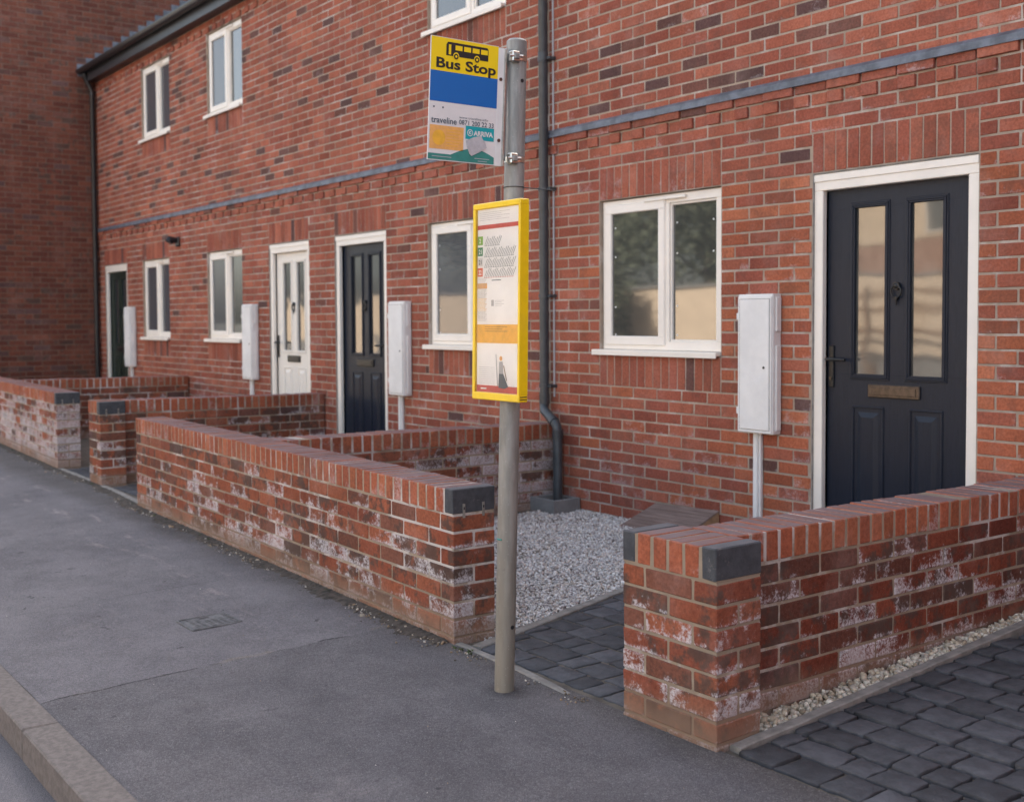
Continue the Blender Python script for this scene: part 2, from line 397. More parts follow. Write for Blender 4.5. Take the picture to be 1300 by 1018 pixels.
def thing(name, label, cat, loc=(0, 0, 0), group=None):
    o = bpy.data.objects.new(name, None); C.objects.link(o); o.location = loc; o.empty_display_size = 0.2
    o['label'] = label; o['category'] = cat
    if group: o['group'] = group
    return o
def tag(o, label, cat, group=None):
    o['label'] = label; o['category'] = cat
    if group: o['group'] = group
    return o
def kind(o, k='structure', label=None, cat=None):
    o['kind'] = k
    if label: o['label'] = label
    if cat: o['category'] = cat
    return o
# sub-parts keep their mesh in the thing's coordinates (their parent sits at the thing's origin)

# ------------------------------------------------------------------ colours of bricks
PAL_H = [(0.305, 0.097, 0.062), (0.325, 0.106, 0.068), (0.28, 0.086, 0.057), (0.345, 0.116, 0.074), (0.295, 0.097, 0.067), (0.262, 0.080, 0.055)]
PAL_O = [(0.36, 0.115, 0.060), (0.325, 0.101, 0.056), (0.40, 0.137, 0.074), (0.295, 0.092, 0.056), (0.35, 0.110, 0.060)]
PAL_G = [(0.27, 0.085, 0.047), (0.24, 0.073, 0.042), (0.30, 0.098, 0.054), (0.22, 0.068, 0.042), (0.25, 0.090, 0.054), (0.18, 0.073, 0.050)]
PAL_C = [(0.34, 0.103, 0.056), (0.30, 0.090, 0.050), (0.36, 0.12, 0.064)]
PAL_D = [(0.125, 0.062, 0.053), (0.165, 0.072, 0.056), (0.11, 0.060, 0.056), (0.085, 0.054, 0.054), (0.18, 0.075, 0.056)]
PAL_F = [(0.150, 0.054, 0.037), (0.172, 0.062, 0.041), (0.132, 0.047, 0.034)]
PAL_SHADE = [(0.175, 0.048, 0.029), (0.20, 0.056, 0.033), (0.15, 0.042, 0.028), (0.13, 0.05, 0.035)]  # darker reds: shade on the near side wall put into its brick colour
def bcol(pal=PAL_H, dark=0.05, brind=0.3, var=0.07):
    c = np.array(PAL_D[rng.integers(3)] if rng.random() < dark else pal[rng.integers(len(pal))])
    c = c*(1+rng.normal(0, var)); return (*np.clip(c, 0.02, 0.9), rng.random()**2 if rng.random() < brind else 0.0)

# ------------------------------------------------------------------ terrace front wall
HOUSES = [(2.0, 6.3), (-1.68, 2.0), (-5.27, -1.68), (-8.90, -5.27), (-12.35, -8.90)]
LZ = [0, 0, .0, .01, .012]
# openings: (x0,x1,z0,z1,type)
OPEN = [(2.32, 3.32, 0, 2.1, 'd'), (4.3, 5.42, 1.05, 2.1, 'w'),
        (-1.125, 0.0, 1.05, 2.1, 'w'), (0.690, 1.700, 0, 2.1, 'd'),
        (-3.32, -2.20, 1.05, 2.1, 'w'), (-4.985, -4.02, 0, 2.1, 'd'),
        (-6.465, -5.535, 0, 2.1, 'd'), (-8.175, -7.165, 1.05, 2.1, 'w'),
        (-10.43, -9.44, 1.05, 2.1, 'w'), (-12.05, -11.08, 0, 2.1, 'd'),
        (-3.30, -2.20, 3.70, 4.65, 'w'), (-8.09, -7.09, 3.675, 4.65, 'w'), (-10.36, -9.32, 3.675, 4.65, 'w')]
SOLD = []
for (a, b, z0, z1, k) in OPEN:
    if z1 < 3: SOLD.append((a, b, z1, z1+0.225))
    if k == 'w':
        zz = 1.05 if z0 < 2 else 3.675
        SOLD.append((a, b, zz-0.225, zz))
OPEN = [(a, b, (3.675 if (k == 'w' and z0 > 2) else z0), z1, k) for (a, b, z0, z1, k) in OPEN]
ZB, ZT = -0.225, 4.80
BLOCK = [(a, b, z0-(0.3 if k == 'd' else 0), z1) for a, b, z0, z1, k in OPEN] + SOLD

def subtract(segs, a, b):
    out = []
    for (p, q) in segs:
        if b <= p or a >= q: out.append((p, q)); continue
        if a > p: out.append((p, a))
        if b < q: out.append((b, q))
    return out

hb = [MB((h[0], 0, 0)) for h in HOUSES]
def house_of(x):
    for i, h in enumerate(HOUSES):
        if h[0] <= x < h[1]: return i
    return None
YF = 0.0
def put_brick(x0, x1, z0, z1, proj=0.0, pal=PAL_H, dark=0.05, brind=0.25, depth=0.10):
    i = house_of((x0+x1)/2)
    if i is None: return
    hb[i].box(x0, x1, YF-proj, YF+depth, z0, z1, 'brick', 0.0025, bcol(pal, dark, brind), 0.0009)
ncourse = int(round((ZT-ZB)/0.075))
for k in range(ncourse):
    z0 = ZB+k*0.075; zc = z0+0.0375; kk = int(round(z0/0.075))
    off = 0.0 if kk % 2 else 0.1125
    segs = [(-12.35, -1.6825), (-1.6775+0.0, 6.3)]
    for (a, b, c, d) in BLOCK:
        if c < zc < d: segs = subtract(segs, a, b)
    dentil = (kk == 33) or (kk == 62)
    step = 0.1125 if dentil else 0.225
    dark = 0.035 if zc < 2.1 else (0.05 if zc < 2.6 else 0.115)
    for (p, q) in segs:
        n0 = math.floor((p-off)/step)-1; n1 = math.ceil((q-off)/step)+1
        for n in range(n0, n1):
            a = max(p, off+n*step)+0.005; b = min(q, off+(n+1)*step)-0.005
            if b-a < 0.018: continue
            pr = 0.0
            if dentil: pr = 0.016 if (n % 2) else 0.0
            if kk == 34: pr = 0.020 if (n % 2) else 0.008
            if zc < 2.1 and a > -1.6:
                pal = PAL_O if rng.random() < (0.75 if a > -0.1 else 0.15) else PAL_H
            else: pal = PAL_H
            dk_ = dark*(1.25 if math.sin(a*1.7+z0*2.9)+math.sin(a*.8-z0*4.1+1) > .5 else .65) if not dentil else .02
            put_brick(a+.001+rng.normal(0, .0012), b-.001+rng.normal(0, .0012), z0+0.006, z0+0.069, pr, pal, dk_)
for (a, b, c, d) in SOLD:
    n = int(round((b-a)/0.075)); w = (b-a)/n
    for i in range(n):
        put_brick(a+i*w+0.004, a+(i+1)*w-0.004, c+0.005, d-0.005, 0, PAL_H, 0.10, 0.4)
# mortar backing with the openings cut out
xs = sorted(set([h[0] for h in HOUSES]+[h[1] for h in HOUSES]+[o[0] for o in OPEN]+[o[1] for o in OPEN]))
for a, b in zip(xs[:-1], xs[1:]):
    mid = (a+b)/2; i = house_of(mid)
    cut = sorted([(o[2] if o[4] == 'w' else ZB-1, o[3]) for o in OPEN if o[0] < mid < o[1]])
    z = ZB-0.3
    for (c, d) in cut+[(ZT, ZT)]:
        if c > z+0.001: hb[i].box(a, b, 0.0038, 0.16, z, c, 'mortar', 0.0)
        z = d

HL = ['red brick terraced house at the right with anthracite door behind the pier wall',
      'red brick terraced house of the casement window and the large anthracite door',
      'red brick terraced house behind the bus stop with a narrow black door',
      'red brick terraced house with the white front door',
      'far red brick terraced house joining the taller building, with dark green door']
HL[0] = 'red brick terraced house next door, beyond the right edge of the anthracite door house'
roots = []
for i, (a, b) in enumerate(HOUSES):
    h = thing('terraced_house', HL[i], 'house', (a, 0, 0), 'terraced houses in the row')
    roots.append(h); hb[i].build('front_wall', h)
    o = (a, 0, 0)
    w = MB(o)  # plain flank and rear masonry behind the front leaf
    w.box(a+0.002, b-0.002, 7.8, 8.0, ZB, ZT, 'brick_far', 0, (0.3, .1, .06, 0)); w.box(a+0.002, a+0.10, 0.17, 7.8, ZB, ZT, 'brick_far', 0, (0.3, .1, .06, 0))
    w.box(b-0.10, b-0.002, 0.17, 7.8, ZB, ZT, 'brick_far', 0, (0.3, .1, .06, 0)); w.build('rear_wall', h)
    r = MB(o)
    th = math.radians(37.0); ca, sa = math.cos(th), math.sin(th)
    nrow = 24; L = (4.0+0.20)/ca
    for k in range(nrow):
        for side in (0, 1):
            d0 = k*L/nrow; d1 = (k+1.25)*L/nrow
            def P(x, d, t):
                y = -0.20+d*ca; z = 4.93+d*sa+t
                if side: y = 8.0-y
                return (x, y, z)
            x0, x1 = a+0.001, b-0.001
            v = [P(x0, d0, .03), P(x1, d0, .03), P(x1, d1, .012), P(x0, d1, .012), P(x0, d0, .01), P(x1, d0, .01), P(x1, d1, -.008), P(x0, d1, -.008)]
            r.add(v, [[0, 1, 2, 3], [7, 6, 5, 4], [0, 4, 5, 1], [1, 5, 6, 2], [2, 6, 7, 3], [3, 7, 4, 0]], 'slate')
    for x in (a, b):   # gable fill
        r.add([(x+(0.01 if x == a else -0.01), 0.17, ZT), (x+(0.01 if x == a else -0.01), 7.9, ZT), (x+(0.01 if x == a else -0.01), 4.0, 4.93+4.2*math.tan(th)-0.03)], [[0, 1, 2]], 'brick_far', (0.3, .1, .06, 0))
    r.build('roof', h)
    f = MB(o)
    f.box(a+0.001, b-0.001, -0.15, -0.125, 4.785, 4.95, 'fascia', 0.002)
    f.box(a+0.001, b-0.001, -0.125, 0.05, 4.803, 4.815, 'fascia', 0.0); f.build('fascia', h)
    g = MB(o)  # half round gutter
    V = []; F = []; seg = 12
    for xx in (a+0.001, b-0.001):
        for k in range(seg+1):
            an = math.pi*k/seg; V.append((xx, -0.215+0.06*math.cos(an), 4.955-0.06*math.sin(an)))
        for k in range(seg+1):
            an = math.pi*(seg-k)/seg; V.append((xx, -0.215+0.054*math.cos(an), 4.955-0.054*math.sin(an)))
    n = 2*(seg+1)
    for k in range(n): F.append([k, (k+1) % n, n+(k+1) % n, n+k])
    g.add(V, F, 'blackpl', smooth=False); g.build('gutter', h)
    # lead flashing band over the corbelled string course
    l = MB(o)
    x = a
    while x < b-0.01:
        x2 = min(x+1.5, b)
        l.add([(x, -0.030, 2.602), (x2, -0.030, 2.602), (x2, -0.028, 2.640), (x, -0.028, 2.640), (x, 0.004, 2.664), (x2, 0.004, 2.664), (x, 0.01, 2.602), (x2, 0.01, 2.602)],
              [[0, 1, 2, 3], [3, 2, 5, 4], [0, 6, 7, 1]], 'lead'); x = x2
    l.build('flashing', h)

# ------------------------------------------------------------------ windows
def rootfor(x): return roots[house_of(x)], (HOUSES[house_of(x)][0], 0, 0)
def window(x0, x1, z0, z1, glassL='glass', glassR='glass', label=None, dots=True):
    h, o = rootfor((x0+x1)/2)
    f = MB(o); w = x1-x0; fr = 0.058; y0, y1 = 0.030, 0.10; zs = z0+0.028; zt = z1-0.006
    xa, xb = x0+0.006, x1-0.006; xm = x0+w*0.55
    for (p, q, r, s) in ((xa, xb, zt-fr, zt), (xa, xb, zs, zs+fr)): f.box(p, q, y0, y1, r, s, 'upvc', .003)
    for (p, q) in ((xa, xa+fr), (xb-fr, xb), (xm-0.03, xm+0.03)): f.box(p, q, y0+.0006, y1, zs+fr, zt-fr, 'upvc', .003)
    # bead round the fixed light
    for (p, q, r, s) in ((xm+.03, xb-fr, zs+fr, zs+fr+.014), (xm+.03, xb-fr, zt-fr-.014, zt-fr)): f.box(p, q, y0+.012, y1, r, s, 'upvc', .003)
    for (p, q) in ((xm+.03, xm+.044), (xb-fr-.014, xb-fr)): f.box(p, q, y0+.0125, y1, zs+fr+.014, zt-fr-.014, 'upvc', .003)
    win = f.build('window', h)
    if label: win['label'] = label
    s = MB(o); sa, sb, sz0, sz1 = xa+0.030, xm-0.004, zs+0.030, zt-0.030; t = 0.062
    for (p, q, r, ss) in ((sa, sb, sz0, sz0+t), (sa, sb, sz1-t, sz1)): s.box(p, q, 0.018, 0.06, r, ss, 'upvc', .006)
    for (p, q) in ((sa, sa+t), (sb-t, sb)): s.box(p, q, 0.0186, 0.06, sz0+t-.006, sz1-t+.006, 'upvc', .006)
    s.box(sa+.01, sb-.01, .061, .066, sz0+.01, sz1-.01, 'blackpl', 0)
    s2 = s.build('sash', win)
    g = MB(o); g.box(sa+t-.004, sb-t+.004, 0.014+.022, 0.060, sz0+t-.004, sz1-t+.004, glassL, 0); g.build('pane', win)
    g = MB(o); g.box(xm+.04, xb-fr-.01, 0.060, 0.080, zs+fr+.01, zt-fr-.01, glassR, 0); g.build('pane', win)
    sl = MB(o); sl.box(x0-0.045, x1-0.006, -0.040, 0.05, z0+.002, z0+0.026, 'upvc', .004)
    sl.box(x0-0.045, x1-0.006, -0.040, -0.030, z0-.012, z0+0.004, 'upvc', .003); sl.build('sill', win)
    v = MB(o); v.box(xm-w*.17, xm+w*.17, y0-.022, y0+.001, zt-.036, zt-.016, 'upvc', .004); v.build('trickle_vent', win)
    if dots:
        for (xx, yy) in ((sa+t+.03, .0345), (xm+.075, .058), (xb-fr-.05, .058)):
            for fz in (.12, .34, .72, .93):
                if xx > xb-.15 and fz > .4: continue
                zz = zt-fr-.02-(zt-zs-2*fr)*fz
                d = MB(o); d.tube([(xx, yy+.003, zz), (xx, yy, zz)], .006, 'dot', 10); d.build('glazing_dot', win)
    return win
window(-1.125, 0.0, 1.05, 2.1, label='casement window with its left light proud of the frame')
window(-3.32, -2.20, 1.05, 2.1, 'glass_grey', 'glass')
window(-8.175, -7.165, 1.05, 2.1, 'glass_grey', 'glass', dots=False)
window(-10.43, -9.44, 1.05, 2.1, 'glass_grey', 'glass_grey', dots=False)
window(4.3, 5.42, 1.05, 2.1, dots=False)
window(-3.30, -2.20, 3.675, 4.65, dots=False)
window(-8.09, -7.09, 3.675, 4.65, 'glass_grey', 'glass', dots=False)
window(-10.36, -9.32, 3.675, 4.65, 'glass_grey', 'glass_grey', dots=False)

# ------------------------------------------------------------------ doors
def door(x0, x1, skin, hinge_right=True, label=None, slot='brass', z0=0.0, z1=2.1):
    h, o = rootfor((x0+x1)/2); f = MB(o); fr = 0.062
    xa, xb = x0+.001, x1-.001; zt = z1-.006
    f.box(xa, xb, .014, .11, zt-.095, zt, 'upvc', .004)
    f.box(xa+.004, xb-.004, .007, .016, zt-.045, zt-.004, 'upvc', .004)
    f.box(xa, xa+fr, .0146, .11, z0, zt-.095, 'upvc', .004); f.box(xb-fr, xb, .0146, .11, z0, zt-.095, 'upvc', .004)
    f.box(xa+fr-.012, xa+fr+.0, .0446, .11, z0, zt-.095, 'upvc', .003)
    f.box(xa, xb, .0, .11, z0-.06, z0, 'upvc', .003)
    f.box(xa-.001, xa+.006, .004, .016, z0, zt, 'concrete', 0); f.box(xa, xb, .004, .016, zt, zt+.006, 'concrete', 0)
    fo = f.build('door', h)
    if label: fo['label'] = label
    la, lb, lt = xa+fr, xb-fr, zt-.097; W = lb-la
    F = lambda u: la+W*u
    l = MB(o); yb = .062
    # stiles and rails around two glass openings (real openings)
    g1 = (F(.207), F(.425)); g2 = (F(.60), F(.815)); gz = (0.975, 1.890)
    l.box(la+.002, lb-.002, yb, .10, z0+.008, gz[0], skin, .001); l.box(la+.002, lb-.002, yb, .10, gz[1], lt, skin, .001)
    for (p, q) in ((la+.002, g1[0]), (g1[1], g2[0]), (g2[1], lb-.002)): l.box(p, q, yb, .10, gz[0], gz[1], skin, .0)
    for g in (g1, g2):   # raised mouldings
        for k, (d, pr) in enumerate(((.030, .006), (.020, .012), (.010, .008))):
            a, b, c, e = g[0]-d, g[1]+d, gz[0]-d, gz[1]+d; t = .0105
            l.box(a, b, yb-pr, yb+.01, c, c+t, skin, .002); l.box(a, b, yb-pr, yb+.01, e-t, e, skin, .002)
            l.box(a, a+t, yb-pr, yb+.01, c+t, e-t, skin, .002); l.box(b-t, b, yb-pr, yb+.01, c+t, e-t, skin, .002)
    for (p, q) in ((F(.195), F(.425)), (F(.60), F(.825))):
        c, e = z0+.18, .80; t = .012
        for (a, b, r, s) in ((p, q, c, c+t), (p, q, e-t, e), (p, p+t, c+t, e-t), (q-t, q, c+t, e-t)):
            l.box(a, b, yb-.007, yb+.01, r, s, skin, .003)
        # fielded panel
        i = .034; j = .062
        V = [(p+i, yb-.0005, c+i), (q-i, yb-.0005, c+i), (q-i, yb-.0005, e-i), (p+i, yb-.0005, e-i), (p+j, yb-.011, c+j), (q-j, yb-.011, c+j), (q-j, yb-.011, e-j), (p+j, yb-.011, e-j)]
        l.add(V, [[4, 5, 6, 7], [0, 1, 5, 4], [1, 2, 6, 5], [2, 3, 7, 6], [3, 0, 4, 7]], skin)
    l.build('leaf', fo)
    for g in (g1, g2):
        gg = MB(o); gg.box(g[0]-.004, g[1]+.004, yb+.012, yb+.024, gz[0]-.004, gz[1]+.004, 'glass_door_near' if x0 > 0 else 'glass_door', 0); gg.build('pane', fo)
    s = MB(o); a, b = F(.315), F(.675)
    s.box(a, b, yb-.014, yb, .852, .922, slot, .004); s.box(a+.02, b-.02, yb-.019, yb-.012, .866, .908, slot, .003); s.build('letterbox', fo)
    k = MB(o); kx = F(.512)
    k.tube([(kx, yb, 1.455), (kx, yb-.018, 1.455)], .021, 'blackmetal', 16); k.tube([(kx, yb-.018, 1.455), (kx, yb-.026, 1.455)], [.016, .006], 'blackmetal', 16)
    ring = [(kx+.030*math.sin(t), yb-.016, 1.425-.034*math.cos(t)) for t in np.linspace(0.2, 2*math.pi-.2, 20)]
    k.tube(ring, .0055, 'blackmetal', 8); k.tube([(kx, yb, 1.390), (kx, yb-.02, 1.390)], .010, 'blackmetal', 12)
    k.tube([(kx, yb-.012, 1.390), (kx, yb-.012, 1.352)], [.008, .003], 'blackmetal', 8); k.build('knocker', fo)
    hd = MB(o); hx = la+.034 if hinge_right else lb-.034; sg = 1 if hinge_right else -1
    hd.box(hx-.016, hx+.016, yb-.012, yb, .895, 1.13, 'blackmetal', .006)
    hd.tube([(hx, yb-.01, 1.055), (hx, yb-.055, 1.055), (hx+sg*.02, yb-.058, 1.055), (hx+sg*.125, yb-.055, 1.052)], [.009, .009, .0095, .0085], 'blackmetal', 12)
    hd.tube([(hx, yb-.012, .945), (hx, yb-.019, .945)], .0085, 'brass', 12); hd.build('handle', fo)
    return fo
door(0.690, 1.700, 'door_black', True, 'anthracite panelled door with bronze letterbox')
door(-4.985, -4.02, 'door_black', False, 'narrow looking black door with two tall panes', 'blackmetal')
door(-6.465, -5.535, 'door_white', True, 'white door with black letterbox', 'blackmetal')
door(-12.05, -11.08, 'door_green', False, 'dark green door in the far corner', 'blackmetal')
door(2.32, 3.32, 'door_black', True, None)

# ------------------------------------------------------------------ meter boxes on posts of white trunking
def meter(xr, z0, z1, w=.262):
    h, o = rootfor(xr); x0 = xr-w; d = -.075
    b = MB(o); b.box(x0, xr, d, -.0005, z0, z1, 'grp', .005)
    b.box(x0+.004, xr-.004, d-.010, d, z0+.004, z1-.014, 'grp', .004)
    b.box(xr-.002, xr+.010, -.052, -.010, z1-.22, z1-.02, 'grp', .004); b.box(xr-.002, xr+.010, -.052, -.010, z0+.02, z1-.30, 'grp', .004)
    bo = b.build('meter_box', h)
    dd = MB(o); dd.box(x0+.022, xr-.018, d-.0145, d-.009, z0+.024, z1-.032, 'grp', .003)
    dd.build('lid', bo)
    s = MB(o)
    for (p, q, r, t) in ((x0+.018, xr-.014, z0+.020, z0+.0225), (x0+.018, xr-.014, z1-.0305, z1-.028), (x0+.018, x0+.0205, z0+.02, z1-.028), (xr-.0165, xr-.014, z0+.02, z1-.028)):
        s.box(p, q, d-.0112, d-.009, r, t, 'conc_grey', 0)
    s.tube([(xr-.055, d-.014, (z0+z1)/2-.02), (xr-.055, d-.018, (z0+z1)/2-.02)], .0075, 'blackmetal', 12)
    for zz in (z0+.13, z1-.13): s.box(x0-.006, x0+.01, d-.012, d+.004, zz-.02, zz+.02, 'grp', .003)
    s.build('lock', bo)
    p = MB(o); cx = x0+.105
    p.box(cx-.026, cx+.010, -.036, -.0005, -.12, z0+.002, 'grp', .005); p.box(cx+.010, cx+.026, -.026, -.0005, -.12, z0+.002, 'grp', .004)
    p.build('trunking', bo)
meter(.473, .607, 1.428); meter(-3.592, .625, 1.45); meter(-6.744, .64, 1.468); meter(-10.73, .66, 1.485)

# ------------------------------------------------------------------ downpipes and lamp
h, o = rootfor(-1.6)
dp = MB((HOUSES[1][0], 0, 0))
R_ = .034; px = -1.665; yy = -.062
dp.tube([(px, -.19, 4.90), (px, -.16, 4.84), (px, yy, 4.72), (px, yy, .70), (px, yy-.005, .655), (px+.03, yy-.03, .625), (px+.19, yy-.065, .555), (px+.225, yy-.07, .525), (px+.235, yy-.07, .48), (px+.235, yy-.07, -.07)], R_, 'greypl', 20)
for (zz, x) in ((3.18, px), (.705, px), (4.72, px)): dp.tube([(x, yy, zz-.035), (x, yy, zz+.035)], R_+.004, 'greypl', 20)
dp.tube([(px+.235, yy-.07, .44), (px+.235, yy-.07, .50)], R_+.004, 'greypl', 20)
dp.tube([(px+.155, yy-.058, .570), (px+.200, yy-.068, .548)], R_+.004, 'greypl', 20)
for zz in (3.17, 2.232, 1.456, .80):
    dp.tube([(px, yy, zz-.013), (px, yy, zz+.013)], R_+.0065, 'greypl', 20)
    dp.box(px-.012, px+.072, -.03, -.0005, zz-.012, zz+.012, 'greypl', .002); dp.box(px+.03, px+.072, -.062, -.03, zz-.010, zz+.010, 'greypl', .002)
dp.build('downpipe', roots[1])
cb = MB((HOUSES[1][0], 0, 0)); cb.box(px+.040, px+.052, -.012, -.0005, .72, 4.7, 'palegrey', .002); cb.build('cable', roots[1])
dp = MB((HOUSES[4][0], 0, 0)); px2 = -12.28
dp.tube([(px2+.06, -.19, 4.90), (px2+.05, -.17, 4.84), (px2, yy, 4.66), (px2, yy, -.1)], .036, 'blackpl', 16)
for zz in (4.62, 3.2, 2.2, 1.2): dp.tube([(px2, yy, zz-.02), (px2, yy, zz+.02)], .041, 'blackpl', 16)
dp.build('downpipe', roots[4])
lm = MB((HOUSES[4][0], 0, 0)); lm.box(-9.13, -9.03, -.03, 0, 2.22, 2.34, 'blackpl', .01)
lm.tube([(-9.08, -.03, 2.30), (-9.08, -.11, 2.30), (-9.08, -.13, 2.27)], [.03, .05, .055], 'blackpl', 14); lm.build('wall_lamp', roots[4])

# ------------------------------------------------------------------ taller brick building at the left end
XL = -12.352
tb = thing('brick_building', 'tall plain brick building closing the far left end of the row', 'building', (XL, 0, 0))
b = MB((XL, 0, 0)); y0b, y1b = -1.50, 7.5
for k in range(int((9.2+.25)/.075)):
    z0 = -.25+k*.075
    if z0 > 7.6: break
    off = 0.1125 if k % 2 else 0
    n = int((y1b-y0b)/.225)
    for i in range(-1, n+1):
        a = max(y0b, y0b+off+i*.225)+.005; c = min(y1b, y0b+off+(i+1)*.225)-.005
        if c-a < .03 or (a > 4.2): continue
        b.box(XL-.10, XL, a, c, z0+.005, z0+.070, 'brick_far', .002, bcol(PAL_F, .09, .2), .0009)
b.box(XL-.30, XL-.003, y0b+.006, y1b, -.5, 7.65, 'mortar_far', 0)
b.build('gable_wall', tb)
b = MB((XL, 0, 0)); b.box(XL-7, XL-.30, y0b+.006, y1b, -.5, 7.65, 'mortar_far', 0); b.build('body_wall', tb)
b = MB((XL, 0, 0)); V = [(XL+.02, y0b-.2, 7.65), (XL-7, y0b-.2, 7.65), (XL-7, y1b, 7.65), (XL+.02, y1b, 7.65), (XL+.02, 2.6, 9.6), (XL-7, 2.6, 9.6)]
b.add(V, [[0, 4, 5, 1], [2, 5, 4, 3], [0, 3, 4], [1, 5, 2], [0, 1, 2, 3]], 'slate'); b.build('roof', tb)
b = MB((XL, 0, 0))   # stepped lead flashing along the terrace roof slope
th = math.radians(37)
for k in range(22):
    ya = -.25+k*.13; za = 4.96+(ya+.20)*math.tan(th)
    b.box(XL+.002, XL+.006, ya, ya+.14, za-.05, za+.13+(k % 2)*.004, 'lead', 0)
b.build('step_flashing', tb)

# ------------------------------------------------------------------ garden walls
def wall_bricks(mb, P0, P1, t, ztop, zbase, side=1, zt1=None, pal=PAL_G, start_header=True, end_header=True, dark=.03, brind=.8, matb='brick_g', zend=None):
    """front face runs P0->P1; thickness goes to the left (side=1) of that direction."""
    P0 = np.array(P0, float); P1 = np.array(P1, float); L = np.linalg.norm(P1-P0); u = (P1-P0)/L; v = np.array([-u[1], u[0]])*side
    zt1 = ztop if zt1 is None else zt1
    def fn(V):
        W = np.empty_like(V); W[:, :2] = P0+np.outer(V[:, 0], u)+np.outer(V[:, 1], v)
        W[:, 2] = V[:, 2]+(zt1-ztop)*V[:, 0]/L; return W
    zc = ztop-.112; k = 0
    while zc-.075*k > zbase:
        z1 = zc-.075*k-.005; z0 = z1-.065; odd = k % 2
        def leaf(a, c, v0, v1):
            if c-a > .02: mb.box(a+.0052, c-.0052, v0, v1, z0+rng.normal(0, .0006), z1+rng.normal(0, .0006), matb, .004, bcol(pal, dark, brind), .0008, fn)
        s0 = 0.0; s1 = L
        if start_header and odd == 0: leaf(-.005, .1075, 0, t); s0 = .1075
        elif start_header: s0 = -.005
        if end_header and odd == 0: leaf(L-.1075, L+.005, 0, t); s1 = L-.1075
        elif end_header: s1 = L+.005
        for (v0, v1) in ((0, .1025), (t-.1025, t)):
            x = s0
            if not start_header and odd: leaf(x, x+.1125, v0, v1); x += .1125
            while x < s1-.02:
                x2 = min(x+.225, s1)
                if s1-x2 < .04: x2 = s1
                leaf(x, x2, v0, v1); x = x2
        k += 1
    mb.box(.004, L-.004, .004, t-.004, zbase-.1, ztop-.109, 'mortar_g', 0, fn=fn)
    return fn, L
def coping(mb, fn, L, t, ztop, a=0.0, b=None, over=.0, e0=None, e1=None, mbe=None, pal=PAL_C):
    b = L if b is None else b; n = max(1, int(round((b-a+.01)/.075))); w = (b-a+.01)/n
    mb.box(a+.004, b-.004, .0025-over, t-.0025+over, ztop-.108, ztop-.0035, 'mortar_g', 0, fn=fn)
    for i in range(n):
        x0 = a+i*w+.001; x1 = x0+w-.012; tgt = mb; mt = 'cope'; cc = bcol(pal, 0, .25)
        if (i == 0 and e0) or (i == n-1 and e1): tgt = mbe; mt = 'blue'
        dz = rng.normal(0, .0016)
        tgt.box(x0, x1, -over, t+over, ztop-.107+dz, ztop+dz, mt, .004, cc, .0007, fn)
def clips(mb, fn, L, ztop):
    for vv in (.055, .155): mb.box(L+.0005, L+.003, vv-.006, vv+.006, ztop-.125, ztop-.065, 'galv', 0, fn=fn); mb.box(L+.003, L+.0045, vv-.003, vv+.003, ztop-.09, ztop-.078, 'blackpl', 0, fn=fn)

# C : long front wall
p0, p1 = (-3.652, -2.400), (0.822, -2.552)
t_ = thing('garden_wall', 'long front garden wall ending beside the bus stop post', 'wall', (p0[0], p0[1], -.1), 'brick garden walls')
w = MB(t_.location); fn, L = wall_bricks(w, p0, p1, .215, .565, -.20); w.build('brickwork', t_)
c = MB(t_.location); ce = MB(t_.location); coping(c, fn, L, .215, .565, 0, L, .002, e1=True, mbe=ce); c.build('coping', t_); ce.build('end_brick', t_, 'dark blue end brick')
k = MB(t_.location); clips(k, fn, L, .565); k.build('metal_tie', t_)
# E : side wall from C back to the house
t_ = thing('garden_wall', 'side garden wall meeting the house behind the grey downpipe', 'wall', (-1.5, -2.2, -.1), 'brick garden walls')
w = MB(t_.location); fn, L = wall_bricks(w, (-1.49, -2.265), (-1.605, -.012), .215, .563, -.20, 1, .525, start_header=False, end_header=False, brind=1, dark=.06, matb='brick_w'); w.build('brickwork', t_)
c = MB(t_.location); coping(c, fn, L, .215, .563, 0, L, .002); c.build('coping', t_)
# B : pier and side wall
PBz = .615
t_ = thing('garden_wall', 'side garden wall with a small end pier between the two far openings', 'wall', (-5.0, -2.3, -.1), 'brick garden walls')
w = MB(t_.location); fn, L = wall_bricks(w, (-5.178, -2.296), (-4.852, -2.300), .215, PBz, -.22)
fn2, L2 = wall_bricks(w, (-4.925, -2.085), (-5.20, -.012), .215, PBz-.003, -.2, 1, .565, start_header=False, end_header=False, dark=.15); w.build('brickwork', t_)
c = MB(t_.location); ce = MB(t_.location); coping(c, fn, L, .215, PBz, 0, L, .002, e1=True, mbe=ce); coping(c, fn2, L2, .215, PBz-.003, 0, L2); c.build('coping', t_); ce.build('end_brick', t_)
k = MB(t_.location); clips(k, fn, L, PBz); k.build('metal_tie', t_)
# A : far front wall and its side wall
t_ = thing('garden_wall', 'leftmost front garden wall whitened by salts near the ground', 'wall', (-11.9, -2.1, -.1), 'brick garden walls')
w = MB(t_.location); fn, L = wall_bricks(w, (-11.9, -2.06), (-6.225, -2.283), .215, .62, -.25, matb='brick_w'); w.build('brickwork', t_)
c = MB(t_.location); ce = MB(t_.location); coping(c, fn, L, .215, .62, 0, L, .002, e1=True, mbe=ce); c.build('coping', t_); ce.build('end_brick', t_)
k = MB(t_.location); clips(k, fn, L, .62); k.build('metal_tie', t_)
t_ = thing('garden_wall', 'farthest side garden wall running to the house below the small window', 'wall', (-8.8, -2.0, -.1), 'brick garden walls')
w = MB(t_.location); fn, L = wall_bricks(w, (-8.92, -1.97), (-8.80, -.012), .215, .617, -.2, 1, .605, start_header=False, end_header=False, dark=.1); w.build('brickwork', t_)
